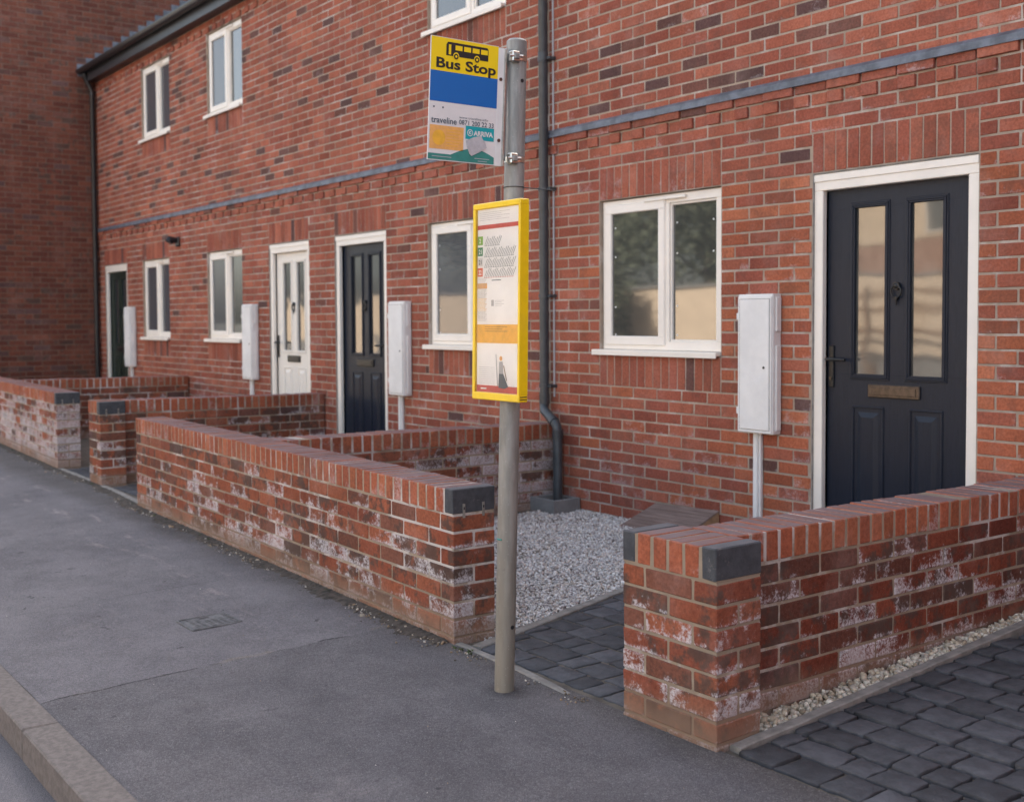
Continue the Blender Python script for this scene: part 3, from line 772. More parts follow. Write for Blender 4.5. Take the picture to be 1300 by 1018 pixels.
c = MB(t_.location); coping(c, fn, L, .215, .617, 0, L); c.build('coping', t_)
# D : right pier and side wall
ZD = .553; XD = 2.335; YD = -2.560
t_ = thing('garden_wall', 'nearest garden wall with a wide end pier right of the bus stop', 'wall', (2.1, YD, -.1), 'brick garden walls')
w = MB(t_.location); fn, L = wall_bricks(w, (XD-.44, YD), (XD, YD), .215, ZD, -.24, dark=.02, brind=.7)
fn2, L2 = wall_bricks(w, (XD-.112, YD+.2185), (XD-.115, -.012), .215, ZD, -.22, 1, ZD-.02, start_header=False, end_header=False, dark=.10, brind=.9, pal=PAL_SHADE)
w.build('brickwork', t_)
c = MB(t_.location); ce = MB(t_.location); coping(c, fn, L, .215, ZD, 0, L, .002, e0=True, e1=True, mbe=ce); coping(c, fn2, L2, .215, ZD, .002, L2)
c.build('coping', t_); ce.build('end_brick', t_, 'dark blue end bricks of the pier')

# ------------------------------------------------------------------ ground
def yfront(x):   # line of the wall fronts
    return np.interp(x, [-12, -6.2, -4.85, -3.65, .82, 1.9, 8], [-2.06, -2.28, -2.30, -2.40, -2.552, -2.56, -2.56])
g = MB(); g.quad([(-600, -600, -.42), (600, -600, -.42), (600, 600, -.42), (-600, 600, -.42)], 'earth'); kind(g.build('ground'))
g = MB(); g.quad([(-60, -10.3, -.245), (40, -10.3, -.245), (40, -4.255, -.245), (-60, -4.255, -.245)], 'road'); kind(g.build('road'))
pv = MB(); xs = np.concatenate([np.arange(-20, 9.01, .25)]); ys_n = 9
V = []; F = []
for x in xs:
    yf = yfront(x)+.02
    for j in range(ys_n):
        f = j/(ys_n-1); y = -4.13+(yf+4.13)*f
        V.append((x, y, -.14+.04*f+rng.normal(0, .0012)))
for i in range(len(xs)-1):
    for j in range(ys_n-1):
        a = i*ys_n+j; F.append([a, a+ys_n, a+ys_n+1, a+1])
pv.add(V, F, 'pavement', smooth=True); kind(pv.build('pavement'))
kb = MB()
x = -20.4
while x < 8.5:
    kb.box(x, x+.910, -4.255, -4.128, -.38, -.136, 'kerb', .006, jit=.0012); x += .915
kind(kb.build('kerb'))
g = MB(); g.box(-60, 40, -10.43, -10.3, -.38, -.14, 'kerb', .01); kind(g.build('kerb'))
g = MB(); g.quad([(-60, -13, -.142), (40, -13, -.142), (40, -10.43, -.142), (-60, -10.43, -.142)], 'road'); kind(g.build('pavement'))
# forecourt beds
def zyard(x, y):
    z = np.interp(y, [-2.6, 0], [-.105, -.075])
    if x > 2.2: z = np.interp(y, [-2.6, -2.2, -.4, 0], [-.105, -.090, -.005, .0])
    return z
def bed(name, x0, x1, y0, y1, mat, dz=0.0, knd='structure'):
    m_ = MB(); X = np.linspace(x0, x1, 12); Y = np.linspace(y0, y1, 12); V = [(a, b, float(zyard((x0+x1)/2, b))+dz) for a in X for b in Y]
    F = [[i*12+j, (i+1)*12+j, (i+1)*12+j+1, i*12+j+1] for i in range(11) for j in range(11)]
    m_.add(V, F, mat); return kind(m_.build(name), knd)
bed('path_bed', -20, 9, -2.56, 0.006, 'sand', -.0055)
def edgex(y): return float(np.interp(y, [-2.56, -2.2, -1.3, 0], [.935, .835, .575, .22]))

# setts
def setts(name, xa, xb, y0, y1, w=.142, lens=(.11, .145, .17, .20), dz=0.0):
    m_ = MB(); y = y0
    while y < y1-.04:
        ww = w+rng.normal(0, .006); x = xa(y+.08)-rng.uniform(0, .15) if callable(xa) else xa-rng.uniform(0, .15)
        lim = xa(y+.08) if callable(xa) else xa; lim2 = xb(y+.08) if callable(xb) else xb
        while x < lim2:
            l = lens[rng.integers(len(lens))]; a = max(x, lim)+.006; b_ = min(x+l, lim2)-.006
            if b_-a > .03:
                zz = float(zyard((a+b_)/2, y+ww/2))+rng.normal(0, .0016)+dz
                s = rng.uniform(.72, 1.25); c_ = (.080*s, .080*s, .088*s, 0)
                # rounded, irregular top: jittered subdivided outline
                nx = 5; ny = 4; pts = []
                for t in np.linspace(0, 1, nx)[:-1]: pts.append((a+(b_-a)*t, y+.006))
                for t in np.linspace(0, 1, ny)[:-1]: pts.append((b_, y+.006+(ww-.012)*t))
                for t in np.linspace(1, 0, nx)[:-1]: pts.append((a+(b_-a)*t, y+ww-.006))
                for t in np.linspace(1, 0, ny)[:-1]: pts.append((a, y+.006+(ww-.012)*t))
                P = np.array(pts)+rng.normal(0, .0030, (len(pts), 2)); cen = P.mean(0)
                n = len(P); V = []
                for (sc, h_) in ((1.0, -.035), (1.0, -.0042), (.985, -.001), (.95, .0004)):
                    for p in P:
                        d = p-cen; q = cen+d*(1-(1-sc)*min(1, .08/np.linalg.norm(d)))
                        V.append((q[0], q[1], zz+h_+rng.normal(0, .0006)))
                V.append((cen[0], cen[1], zz+.0010)); F = []
                for r in range(3):
                    for i in range(n): j = (i+1) % n; F.append([r*n+i, r*n+j, (r+1)*n+j, (r+1)*n+i])
                for i in range(n): F.append([3*n+i, 3*n+(i+1) % n, 4*n])
                m_.add(V, F, 'sett', c_, True)
            x += l
        y += ww
    return kind(m_.build(name))
setts('sett_path', edgex, XD-.112-.22, -2.50, -.02)
setts('driveway', lambda y: 2.378-(y+2.2)*.025, 6.2, -2.52, -.02)
setts('sett_path', -4.80, -3.68, -2.24, -.02)
setts('sett_path', -6.20, -5.22, -2.22, -.02)

# concrete edgings
def strip(name, pts, w, h_, mat='concrete', seg=14):
    m_ = MB(); pts = np.array(pts, float); d = np.diff(pts[:, :2], axis=0); n_ = []
    T = np.concatenate([[0], np.cumsum(np.linalg.norm(d, axis=1))]); S = np.linspace(0, T[-1], max(seg, int(T[-1]/.1)))
    P = np.array([[np.interp(s, T, pts[:, k]) for k in range(3)] for s in S]); V = []
    for i, p in enumerate(P):
        t = P[min(i+1, len(P)-1)]-P[max(i-1, 0)]; t = t/np.linalg.norm(t); nn = np.array([-t[1], t[0], 0])
        ww = w/2*(1+rng.normal(0, .06)); ww2 = w/2*(1+rng.normal(0, .06))
        V += [p-nn*ww+[0, 0, -.06], p-nn*ww+[0, 0, h_-.004], p-nn*(ww-.006)+[0, 0, h_], p+nn*(ww2-.006)+[0, 0, h_], p+nn*ww2+[0, 0, h_-.004], p+nn*ww2+[0, 0, -.06]]
    F = []
    for i in range(len(P)-1):
        for k in range(5): F.append([i*6+k, (i+1)*6+k, (i+1)*6+k+1, i*6+k+1])
    F += [[0, 1, 2, 3, 4, 5], [(len(P)-1)*6+k for k in (5, 4, 3, 2, 1, 0)]]
    m_.add(V, F, mat); return kind(m_.build(name))
strip('path_edging', [(edgex(y), y, float(zyard(0, y))) for y in (-2.5, -2.2, -1.8, -1.3, -.7, -.05)], .052, .012)
strip('path_edging', [(2.352-(y+2.2)*.025, y, float(zyard(3, y))) for y in (-2.5, -2.2, -1.3, -.7, -.1)], .045, .014)
strip('path_edging', [(.83, -2.530, -.104), (1.3, -2.545, -.104), (1.56, -2.565, -.108), (1.66, -2.58, -.116)], .036, .011)
strip('path_edging', [(-6.22, -2.255, -.100), (-5.18, -2.275, -.100)], .05, .012)
strip('path_edging', [(-4.85, -2.285, -.100), (-3.65, -2.345, -.100)], .05, .012)

# loose stones
_ico = None
def ico():
    t = (1+5**.5)/2; v = np.array([(-1, t, 0), (1, t, 0), (-1, -t, 0), (1, -t, 0), (0, -1, t), (0, 1, t), (0, -1, -t), (0, 1, -t), (t, 0, -1), (t, 0, 1), (-t, 0, -1), (-t, 0, 1)], float)
    v /= np.linalg.norm(v[0])
    f = [(0, 11, 5), (0, 5, 1), (0, 1, 7), (0, 7, 10), (0, 10, 11), (1, 5, 9), (5, 11, 4), (11, 10, 2), (10, 7, 6), (7, 1, 8), (3, 9, 4), (3, 4, 2), (3, 2, 6), (3, 6, 8), (3, 8, 9), (4, 9, 5), (2, 4, 11), (6, 2, 10), (8, 6, 7), (9, 8, 1)]
    return v, np.array(f)
IV, IF = ico()
def stones(name, P, R, cols, mat='stone', flat=.6):
    n = len(P); V = IV[None]*(1+rng.normal(0, .18, (n, 12, 1)))
    V = V*np.stack([rng.uniform(.7, 1.25, n), rng.uniform(.7, 1.1, n), rng.uniform(.45, .85, n)*flat/.6], 1)[:, None, :]
    q = rng.normal(0, 1, (n, 4)); q[:, 1:3] *= .45; q /= np.linalg.norm(q, axis=1)[:, None]
    w_, x_, y_, z_ = q.T
    Rm = np.stack([np.stack([1-2*(y_*y_+z_*z_), 2*(x_*y_-z_*w_), 2*(x_*z_+y_*w_)], -1), np.stack([2*(x_*y_+z_*w_), 1-2*(x_*x_+z_*z_), 2*(y_*z_-x_*w_)], -1), np.stack([2*(x_*z_-y_*w_), 2*(y_*z_+x_*w_), 1-2*(x_*x_+y_*y_)], -1)], 1)
    V = np.einsum('nij,nkj->nki', Rm, V)*R[:, None, None]+P[:, None, :]
    F = (IF[None]+(np.arange(n)*12)[:, None, None]).reshape(-1, 3)
    me = bpy.data.meshes.new(name); me.vertices.add(n*12); me.vertices.foreach_set('co', V.ravel())
    me.loops.add(len(F)*3); me.loops.foreach_set('vertex_index', F.ravel().astype(np.int32))
    me.polygons.add(len(F)); me.polygons.foreach_set('loop_start', np.arange(0, len(F)*3, 3, dtype=np.int32))
    me.materials.append(M[mat]); me.update(calc_edges=True); me.validate()
    at = me.color_attributes.new('Col', 'FLOAT_COLOR', 'POINT'); cc = np.concatenate([cols, np.zeros((n, 1))], 1)
    at.data.foreach_set('color', np.repeat(cc, 12, axis=0).astype(np.float32).ravel())
    o = bpy.data.objects.new(name, me); C.objects.link(o); return o
def stone_cols(n, pal, var=.15):
    p = np.array(pal)[rng.integers(len(pal), size=n)]; return np.clip(p*(1+rng.normal(0, var, (n, 1))), .02, .9)
GREY = [(.54, .52, .52), (.62, .60, .59), (.50, .48, .48), (.72, .70, .67), (.54, .46, .40), (.58, .53, .48), (.34, .30, .29)]
BUFF = [(.46, .39, .29), (.54, .48, .38), (.36, .29, .21), (.42, .37, .31), (.60, .55, .46)]
# main gravel forecourt
bed('gravel_bed', -1.60, .60, -2.45, -.0, 'gravelbed', -.012)
N = 62000; P = np.stack([rng.uniform(-1.48, .95, N), rng.uniform(-2.40, -.005, N)], 1)
ex = np.array([edgex(y) for y in P[:, 1]]); P = P[P[:, 0] < ex-.03]
P = P[~((P[:, 0] < -1.31) & (P[:, 1] > -.27))]
zz = np.interp(P[:, 1], [-2.6, 0], [-.105, -.072])+rng.uniform(-.010, .004, len(P))+.010*np.sin(P[:, 0]*5+1)*np.sin(P[:, 1]*4)
P3 = np.column_stack([P, zz]); R = rng.uniform(.0045, .0098, len(P))
kind(stones('gravel', P3, R, stone_cols(len(P), GREY)), 'stuff', 'pale grey gravel filling the forecourt behind the long wall', 'gravel')
# buff gravel margin along the near side wall
n = 1700; y = rng.uniform(-2.33, -.1, n); x = XD-.105+rng.uniform(0, 1, n)*((2.328-(y+2.2)*.025)-(XD-.105)).clip(.01)
z = np.array([float(zyard(3, a)) for a in y])+rng.uniform(-.015, .008, n)
kind(stones('gravel', np.column_stack([x, y, z]), rng.uniform(.008, .017, n), stone_cols(n, BUFF)), 'stuff', 'buff gravel margin along the near garden wall', 'gravel')
# dirt and grit along the foot of the walls
def debris():
    P = []
    for (xa, xb, den) in ((-11.5, -6.2, 55), (-3.7, .80, 150), (-6.2, -5.2, 110), (-4.85, -3.65, 110), (.85, 1.9, 60)):
        n = int((xb-xa)*den*2.2); x = rng.uniform(xa, xb, n); y = yfront(x)-np.abs(rng.normal(0, .045, n))-.008
        clump = (np.sin(x*9)+np.sin(x*23+1)*.7+np.sin(x*3.1)) > -.4
        x = x[clump]; y = y[clump]; P.append(np.column_stack([x, y, -.14+.04*(y+4.13)/(yfront(x)+4.13)+.002]))
    P = np.vstack(P); n = 260; x = rng.uniform(-4, 3.4, n); y = rng.uniform(-4.1, -2.7, n)
    P = np.vstack([P, np.column_stack([x, y, -.14+.04*(y+4.13)/1.57])]); n = len(P)
    R = rng.uniform(.002, .0065, n)*(1+(rng.random(n) < .08)*1.2); R[-260:] = rng.uniform(.0012, .003, 260)
    return stones('debris', P, R, stone_cols(n, [(.20, .16, .12), (.30, .26, .21), (.12, .10, .08), (.52, .48, .42), (.16, .14, .12), (.24, .17, .11)], .25), flat=.5)
kind(debris(), 'stuff', 'grit and small stones along the foot of the walls', 'grit')
def soil_strip(name, xa, xb, w0):
    m_ = MB(); V = []; F = []; X = np.arange(xa, xb, .02)
    for i, x in enumerate(X):
        yw = float(yfront(x)); w_ = w0*(.45+.5*abs(math.sin(x*3.7)+.6*math.sin(x*11+2))*.6+rng.uniform(0, .35)); zb = -.103
        V += [(x, yw+.01, zb+.010+rng.uniform(0, .006)), (x, yw-w_*.4, zb+.006+rng.uniform(0, .004)), (x, yw-w_, zb-.006-.02*w_)]
        if i: F += [[(i-1)*3+k, (i-1)*3+k+1, i*3+k+1, i*3+k] for k in (0, 1)]
    m_.add(V, F, 'soil', smooth=False); return kind(m_.build(name), 'stuff', 'dark soil gathered along the foot of the front walls', 'soil')
soil_strip('soil', -11.6, .80, .13)

# moss-like weeds tufts: few blades
# pavement cover (stopcock lid)
cv = MB((-.24, -3.21, -.12))
for (a, b_, c_, d_, z0, z1) in ((-.345, -.135, -3.335, -3.325, -.14, -.1135), (-.345, -.135, -3.105, -3.095, -.14, -.1075), (-.345, -.335, -3.325, -3.105, -.14, -.111), (-.145, -.135, -3.325, -3.105, -.14, -.111)):
    cv.box(a, b_, c_, d_, z0, z1, 'iron', .002)
def tilt(V): V = V.copy(); V[:, 2] += (V[:, 1]+3.21)*.0255; return V
cv.box(-.331, -.149, -3.321, -3.109, -.14, -.1125, 'iron', .003, fn=tilt)
for i in range(7):
    for j in range(6):
        if i < 2 and 1 < j < 5: continue
        cx_, cy_ = -.318+i*.025, -3.30+j*.034; cv.box(cx_, cx_+.015, cy_, cy_+.020, -.1126, -.1095, 'iron', .0012, fn=tilt)
cvo = cv.build('access_cover'); tag(cvo, 'small rectangular metal access cover set in the pavement', 'access cover')
kh = MB((0, 0, 0)); kh.box(-.312, -.300, -3.24, -3.19, -.112, -.1112, 'blackpl', 0, fn=tilt); ko = kh.build('keyhole', cvo); ko.location = (.24, 3.21, .12); kh = MB((0, 0, 0)); kh.tube([(-.318, -3.286, -.1135), (-.318, -3.286, -.1128)], .008, 'blackpl', 12)
ko = kh.build('keyhole', cvo); ko.location = (.24, 3.21, .12)

# concrete gully surround + timber batten
gs = MB((-1.35, -.15, -.1)); gx0, gx1, gy0, gy1 = -1.60, -1.325, -.255, -.012
for (a, b_, c_, d_) in ((gx0, gx1, gy0, gy0+.03), (gx0, gx1, gy1-.03, gy1), (gx0, gx0+.03, gy0+.03, gy1-.03), (gx1-.03, gx1, gy0+.03, gy1-.03)):
    gs.box(a, b_, c_, d_, -.14, .012, 'conc_grey', .003)
gs.box(gx0+.03, gx1-.03, gy0+.03, gy1-.03, -.14, -.085, 'dark_room', 0)
tag(gs.build('gully_surround'), 'square grey concrete gully surround under the downpipe', 'gully surround')
bt = MB((-1.55, -.05, -.1)); bt.box(-1.555, -1.515, -.060, -.012, -.08, .505, 'wood', .003, jit=.002)
tag(bt.build('timber_batten'), 'upright timber batten between downpipe and side garden wall', 'batten')

# brown ribbed boards leaning on the house wall
bd = thing('ribbed_board', 'brown ribbed board lying sloped against the house wall below the window', 'board', (-.4, -.2, -.08))
A_ = np.array([-.665, -.235, -.078]); B_ = np.array([-.56, -.010, .060]); Cc = np.array([.0, -.010, .085]); D_ = np.array([-.10, -.235, -.078])
m_ = MB(bd.location); nn = 9
for i in range(nn):
    a = i/nn; b_ = (i+1)/nn-.012
    for (s0, s1, up) in ((a, b_, .012), (b_, (i+1)/nn, .007)):
        p = [A_+(B_-A_)*s0, D_+(Cc-D_)*s0, D_+(Cc-D_)*s1, A_+(B_-A_)*s1]; q = [x+np.array([0, 0, up]) for x in p]
        m_.add(np.array(p+q), [[4, 5, 6, 7], [0, 3, 2, 1], [0, 1, 5, 4], [1, 2, 6, 5], [2, 3, 7, 6], [3, 0, 4, 7]], 'board')
m_.build('top', bd)
for (P, Q) in ((A_, B_), (D_, Cc)):
    m_ = MB(bd.location)
    dx = np.array([.02 if P is A_ else -.02, 0, 0])
    m_.add([P, Q, Q+[0, 0, -.12], P+dx, Q+dx, Q+dx+[0, 0, -.12]], [[0, 1, 2], [3, 5, 4], [0, 3, 4, 1], [1, 4, 5, 2], [2, 5, 3, 0]], 'wood')
    m_.build('bearer', bd)

# ------------------------------------------------------------------ bus stop
PB = np.array([1.416, -2.725, -.112]); LEAN = np.array([.0150, .0200, 1.0])
def pole_at(z): return PB+LEAN*(z-PB[2])
bs = thing('bus_stop', 'bus stop post with flag sign and yellow timetable case', 'bus stop', tuple(PB))
p = MB(PB); p.tube([pole_at(-.16), pole_at(2.308)], .0375, 'galv', 32); p.tube([pole_at(2.308), pole_at(2.316)], [.0375, .030], 'galv', 32)
p.tube([pole_at(2.272), pole_at(2.276)], .0382, 'galv', 32); pole_o = p.build('pole', bs)
mk = MB(PB); q = pole_at(2.16); mk.tube([q+[.034, .0, 0], q+[.0385, .0, 0]], .007, 'blackpl', 10)
mk.build('bolt_hole', pole_o); mk = MB(PB)
q = pole_at(.14); mk.tube([q+[.0365, .004, 0], q+[.0385, .004, 0]], .008, 'blackpl', 10)
mk.build('bolt_hole', pole_o); mk = MB(PB)
q = pole_at(.47); ringp = [q+np.array([.0385*math.cos(t), .0385*math.sin(t), 0]) for t in np.linspace(-1.9, -1.2, 6)]
mk.tube(ringp, .0032, 'green', 6); mk.build('green_tie', pole_o)
ct = MB(PB); q = pole_at(1.775)
ct.tube([q+np.array([.039*math.cos(t), .039*math.sin(t), 0]) for t in np.linspace(0, 2*math.pi, 24)], .0018, 'blackpl', 6, cap=False)
ct.tube([q+[.02, .034, 0], q+[.05, .09, -.004], q+[.07, .14, -.010]], .0018, 'blackpl', 6); ct.build('cable_tie', bs)

# text helper
_txt = {}
def text_geo(st, size, bold=0.0):
    key = (st, size, bold)
    if key in _txt: return _txt[key]
    cu = bpy.data.curves.new('t', 'FONT'); cu.body = st; cu.size = size; cu.offset = bold; cu.resolution_u = 3
    ob = bpy.data.objects.new('t', cu); C.objects.link(ob); bpy.context.view_layer.update()
    dg = bpy.context.evaluated_depsgraph_get(); me = ob.evaluated_get(dg).to_mesh()
    V = np.array([v.co[:] for v in me.vertices]); F = [list(f.vertices) for f in me.polygons]
    ob.evaluated_get(dg).to_mesh_clear(); bpy.data.objects.remove(ob); bpy.data.curves.remove(cu)
    V[:, 0] -= V[:, 0].min(); _txt[key] = (V, F); return V, F

class Face:
    """flat printed face: (u right, v down) in metres from its top-left corner."""
    def __init__(s, O, U, D, N): s.O, s.U, s.D, s.N = [np.array(x, float) for x in (O, U, D, N)]
    def P(s, u, v, h): return s.O+s.U*u+s.D*v+s.N*h
    def poly(s, mb, pts, h, mat): mb.quad(np.array([s.P(u, v, h) for u, v in pts[::-1]]), mat)
    def rect(s, mb, u0, u1, v0, v1, h, mat): s.poly(mb, [(u0, v0), (u1, v0), (u1, v1), (u0, v1)], h, mat)
    def text(s, mb, st, u, v, w, hgt, h, mat, bold=0.0):
        V, F = text_geo(st, 1.0, bold); mx = V[:, 0].max(); top = V[:, 1].max(); bot = min(0.0, V[:, 1].min())
        W = np.array([s.P(u+a/mx*w, v-b*hgt/.70, h) for a, b in V[:, :2]]); mb.add(W, F, mat)
    def circ(s, mb, u, v, r, h, mat, n=20, ry=None):
        s.poly(mb, [(u+r*math.cos(2*math.pi*k/n), v+(ry or r)*math.sin(2*math.pi*k/n)) for k in range(n)], h, mat)

# flag sign : faces +X, hangs towards the road
SX = 1.450; sw, sh = .292, .432
tl = np.array([SX+.004, -3.052, 2.279]); ang = .05
U = np.array([0, 1, .0]); U /= np.linalg.norm(U); D = np.array([0, -ang, -1.0]); D /= np.linalg.norm(D); Nn = np.array([1, 0, 0])
fc = Face(tl, U, D, Nn)
sp = MB(PB)
def slab(mb, fc, u0, u1, v0, v1, h0, h1, mat):
    V = [fc.P(u, v, h_) for h_ in (h0, h1) for (u, v) in ((u0, v0), (u1, v0), (u1, v1), (u0, v1))]
    mb.add(V, [[7, 6, 5, 4], [0, 1, 2, 3], [0, 4, 5, 1], [1, 5, 6, 2], [2, 6, 7, 3], [3, 7, 4, 0]], mat)
slab(sp, fc, 0, sw, 0, sh, -.003, 0, 'white'); so = sp.build('sign_plate', bs)
fl = MB(PB); slab(fl, fc, sw, sw+.026, .004, sh, -.006, .001, 'grp'); slab(fl, fc, sw+.026, sw+.030, .004, sh, -.006, .012, 'steel')
slab(fl, fc, sw+.030, sw+.046, .02, sh-.02, -.004, .0, 'galv')
for vv in (.118, .34): fl.tube([fc.P(sw+.012, vv, .001), fc.P(sw+.012, vv, .0045)], .0062, 'rust', 12)
fl.build('mounting_flange', bs)
for vv in (.036, .405):
    cl = MB(PB); z_ = fc.P(0, vv, 0)[2]; q = pole_at(z_)
    cl.tube([q-LEAN*.010, q+LEAN*.010], .0392, 'steel', 28)
    cl.box(q[0]+.020, q[0]+.048, q[1]-.052, q[1]-.018, z_-.020, z_+.020, 'steel', .004)
    cl.tube([(q[0]+.040, q[1]-.060, z_), (q[0]+.055, q[1]-.012, z_)], .0055, 'steel', 10)
    cl.box(q[0]+.030, q[0]+.056, q[1]-.046, q[1]-.026, z_-.010, z_+.010, 'galv', .002)
    cl.build('clamp', bs)
pn = MB(PB); fc.rect(pn, .002, sw-.001, .002, .119, .0006, 'yellow'); fc.rect(pn, .002, sw-.001, .119, .226, .0006, 'blueink')
fc.rect(pn, .006, .150, .309, .392, .0006, 'orange'); fc.rect(pn, .158, .283, .300, .347, .0006, 'teal')
wave = [(.002, sh-.003), (.002, .408)]+[(u, .408+.003*math.sin(u*20)-.026*max(0, math.sin((u-.09)/.20*math.pi)) if u > .09 else .408) for u in np.linspace(.02, .286, 22)]+[(.286, sh-.003)]
fc.poly(pn, wave[::-1][::-1], .0006, 'green')
pn.build('colour_panels', so)
# bus pictogram
bi = MB(PB); u0, u1, v0, v1 = .066, .246, .014, .062
fc.poly(bi, [(u0+.004, v0), (u1-.006, v0), (u1, v0+.006), (u1, v1), (u0-.002, v1), (u0-.002, v0+.010)], .0012, 'blackink')
for k in range(4): a = u0+.036+k*.037; fc.rect(bi, a, a+.030, v0+.009, v0+.026, .0018, 'yellow')
fc.rect(bi, u0+.008, u0+.018, v0+.009, v0+.044, .0018, 'yellow')
for cu in (u0+.040, u0+.130):
    fc.circ(bi, cu, v1-.002, .0125, .0020, 'yellow'); fc.circ(bi, cu, v1, .0100, .0024, 'blackink'); fc.circ(bi, cu, v1, .0045, .0028, 'yellow')
bi.build('bus_pictogram', so)
tx = MB(PB)
fc.text(tx, 'Bus Stop', .024, .107, .258, .0345, .0012, 'blackink', .030)
fc.text(tx, 'traveline', .010, .301, .108, .0215, .0012, 'greyink', .016)
fc.text(tx, 'www.traveline.info', .128, .277, .126, .0085, .0012, 'greyink', .0)
fc.text(tx, '0871 200 22 33', .128, .298, .152, .0165, .0012, 'greyink', .010)
fc.text(tx, 'ARRIVA', .192, .332, .086, .0165, .0016, 'white', .04)
tx.build('lettering', so); tx = MB(PB)
for (cu, cr, mt, hh) in ((.177, .0125, 'white', .0016), (.177, .0095, 'teal', .0020), (.177, .0055, 'white', .0024), (.179, .0030, 'teal', .0028)): fc.circ(tx, cu, .324, cr, hh, mt)
for k, (a, b_) in enumerate(((.018, .10), (.20, .265), (.215, .255))): fc.rect(tx, a, b_, .417+k*.003-(.008 if k else 0)+(.006 if k == 2 else 0), .4195+k*.003-(.008 if k else 0)+(.006 if k == 2 else 0), .0012, 'palegrey')
tx.build('printed_roundel', so)
for uu in (.020, .058): tx = MB(PB); fc.circ(tx, uu, .246, .0036, .0012, 'greyink', 12); tx.build('rivet', so)
tx = MB(PB)
for uu in (): fc.circ(tx, uu, .246, .0036, .0012, 'greyink', 12)
fc.circ(tx, .045, .352, .027, .0012, 'amber', 24)
for k in range(6): fc.rect(tx, .076, .142-(k % 3)*.008, .322+k*.011, .3245+k*.011, .0010, 'amber')
tx.build('faded_print', so)
tp = MB(PB); tpts = [(.160, .353), (.195, .338), (.226, .332), (.232, .343), (.243, .352), (.250, .372), (.236, .382), (.186, .406), (.176, .398), (.166, .374)]
tp.add([fc.P(u, v, .0012) for u, v in tpts]+[fc.P(u, v, .0035) for u, v in tpts], [list(range(10, 20))[::-1]]+[[i, (i+1) % 10, 10+(i+1) % 10, 10+i] for i in range(10)], 'patch'); tp.build('torn_sticker', so)

# timetable case : faces the road
cy = -2.778; cx0, cx1, cz0, cz1 = 1.300, 1.592, .990, 1.718
cf = MB(PB)
def lean_fn(V): V = V.copy(); V[:, 0] += (V[:, 2]-1.35)*.022; return V
t = .030
cf.box(cx0, cx1, cy, cy+.042, cz1-.022, cz1, 'yframe', .003, fn=lean_fn); cf.box(cx0, cx1, cy, cy+.042, cz0, cz0+.028, 'yframe', .003, fn=lean_fn)
cf.box(cx0, cx0+.015, cy+.0006, cy+.042, cz0+.026, cz1-.020, 'yframe', .002, fn=lean_fn); cf.box(cx1-.012, cx1, cy+.0006, cy+.042, cz0+.026, cz1-.020, 'yframe', .002, fn=lean_fn)
cf.box(cx0+.01, cx1-.01, cy+.030, cy+.040, cz0+.02, cz1-.02, 'yframe', 0, fn=lean_fn)
co = cf.build('timetable_case', bs)
for k in range(2): sl = MB(PB); sl.box(cx1-.002, cx1+.0006, cy+.006, cy+.038, cz0+.008+k*.009, cz0+.0115+k*.009, 'blackpl', 0, fn=lean_fn); sl.build('drain_slot', co)
pw = cx1-cx0-.029; ph = cz1-cz0-.050; pt = np.array([cx0+.016+.022*.36, cy+.012, cz1-.022])
pf = Face(pt, (1, 0, 0), (-.022, 0, -1), (0, -1, 0))
po = MB(PB); pf.rect(po, 0, pw, 0, ph, 0, 'paper'); poo = po.build('poster', co)
pr = MB(PB); H = ph
def vv(f): return H*f
# fractions measured down the poster
pf.rect(pr, .001, pw-.001, vv(.085), vv(.108), .0006, 'redprint')
pf.rect(pr, .001, pw-.001, vv(.628), vv(.730), .0006, 'amber'); pf.rect(pr, .001, pw-.001, vv(.962), vv(.999), .0006, 'redprint')
for (f, mt, nm) in ((.125+.02, 'g2', '2'), (.205, 'g21', '21'), (.262, 'white', '21'), (.318, 'r22', '22')):
    pf.rect(pr, .002, .034, vv(f), vv(f)+.032, .0006, mt); pf.text(pr, nm, .009 if nm != '2' else .012, vv(f)+.025, .018 if nm != '2' else .010, .017, .0012, 'paper' if mt != 'white' else 'greyink', .02)
    n_ = 9 if nm == '2' else 17
    for k in range(n_):
        a = .046+k*.0108; hh = .020+.012*abs(math.sin(k*2.3+f*9))
        pf.poly(pr, [(a, vv(f)+.034), (a+.0024, vv(f)+.034), (a+.0024+hh*.62, vv(f)+.034-hh), (a+hh*.62, vv(f)+.034-hh)], .0008, 'greyink')
        pf.rect(pr, a-.001, a+.006, vv(f)+.0355, vv(f)+.0375, .0008, 'greyink' if nm != '22' else 'redprint')
pf.rect(pr, .002, .062, vv(.402), vv(.432), .0006, 'orange')
for k in range(34): pf.rect(pr, .004, .062-(k % 4)*.004, vv(.375+k*.0070), vv(.375+k*.0070)+.0011, .0009, 'palegrey' if not (15 < k < 26) else 'amber')
for k in range(6): pf.rect(pr, .006+k*.010, .0068+k*.010, vv(.44), vv(.60), .0008, 'palegrey')
pf.rect(pr, .092, .150, vv(.386), vv(.390), .0009, 'greyink')
pf.rect(pr, .090, .106, vv(.495), vv(.528), .0009, 'palegrey')
for k in range(4): pf.rect(pr, .114, .170-(k % 2)*.015, vv(.498+k*.009), vv(.498+k*.009)+.0012, .0009, 'palegrey')
for k in range(3): pf.rect(pr, .050, .19-(k % 2)*.03, vv(.640+k*.012), vv(.640+k*.012)+.0015, .0009, 'wood')
for k in range(9): pf.rect(pr, .012, .115, vv(.862+k*.011), vv(.862+k*.011)+.0011, .0009, 'palegrey')
pf.text(pr, 'Clever', .026, vv(.990), .040, .0085, .0012, 'paper', .01) if False else pf.rect(pr, .026, .062, vv(.976), vv(.984), .0009, 'paper')
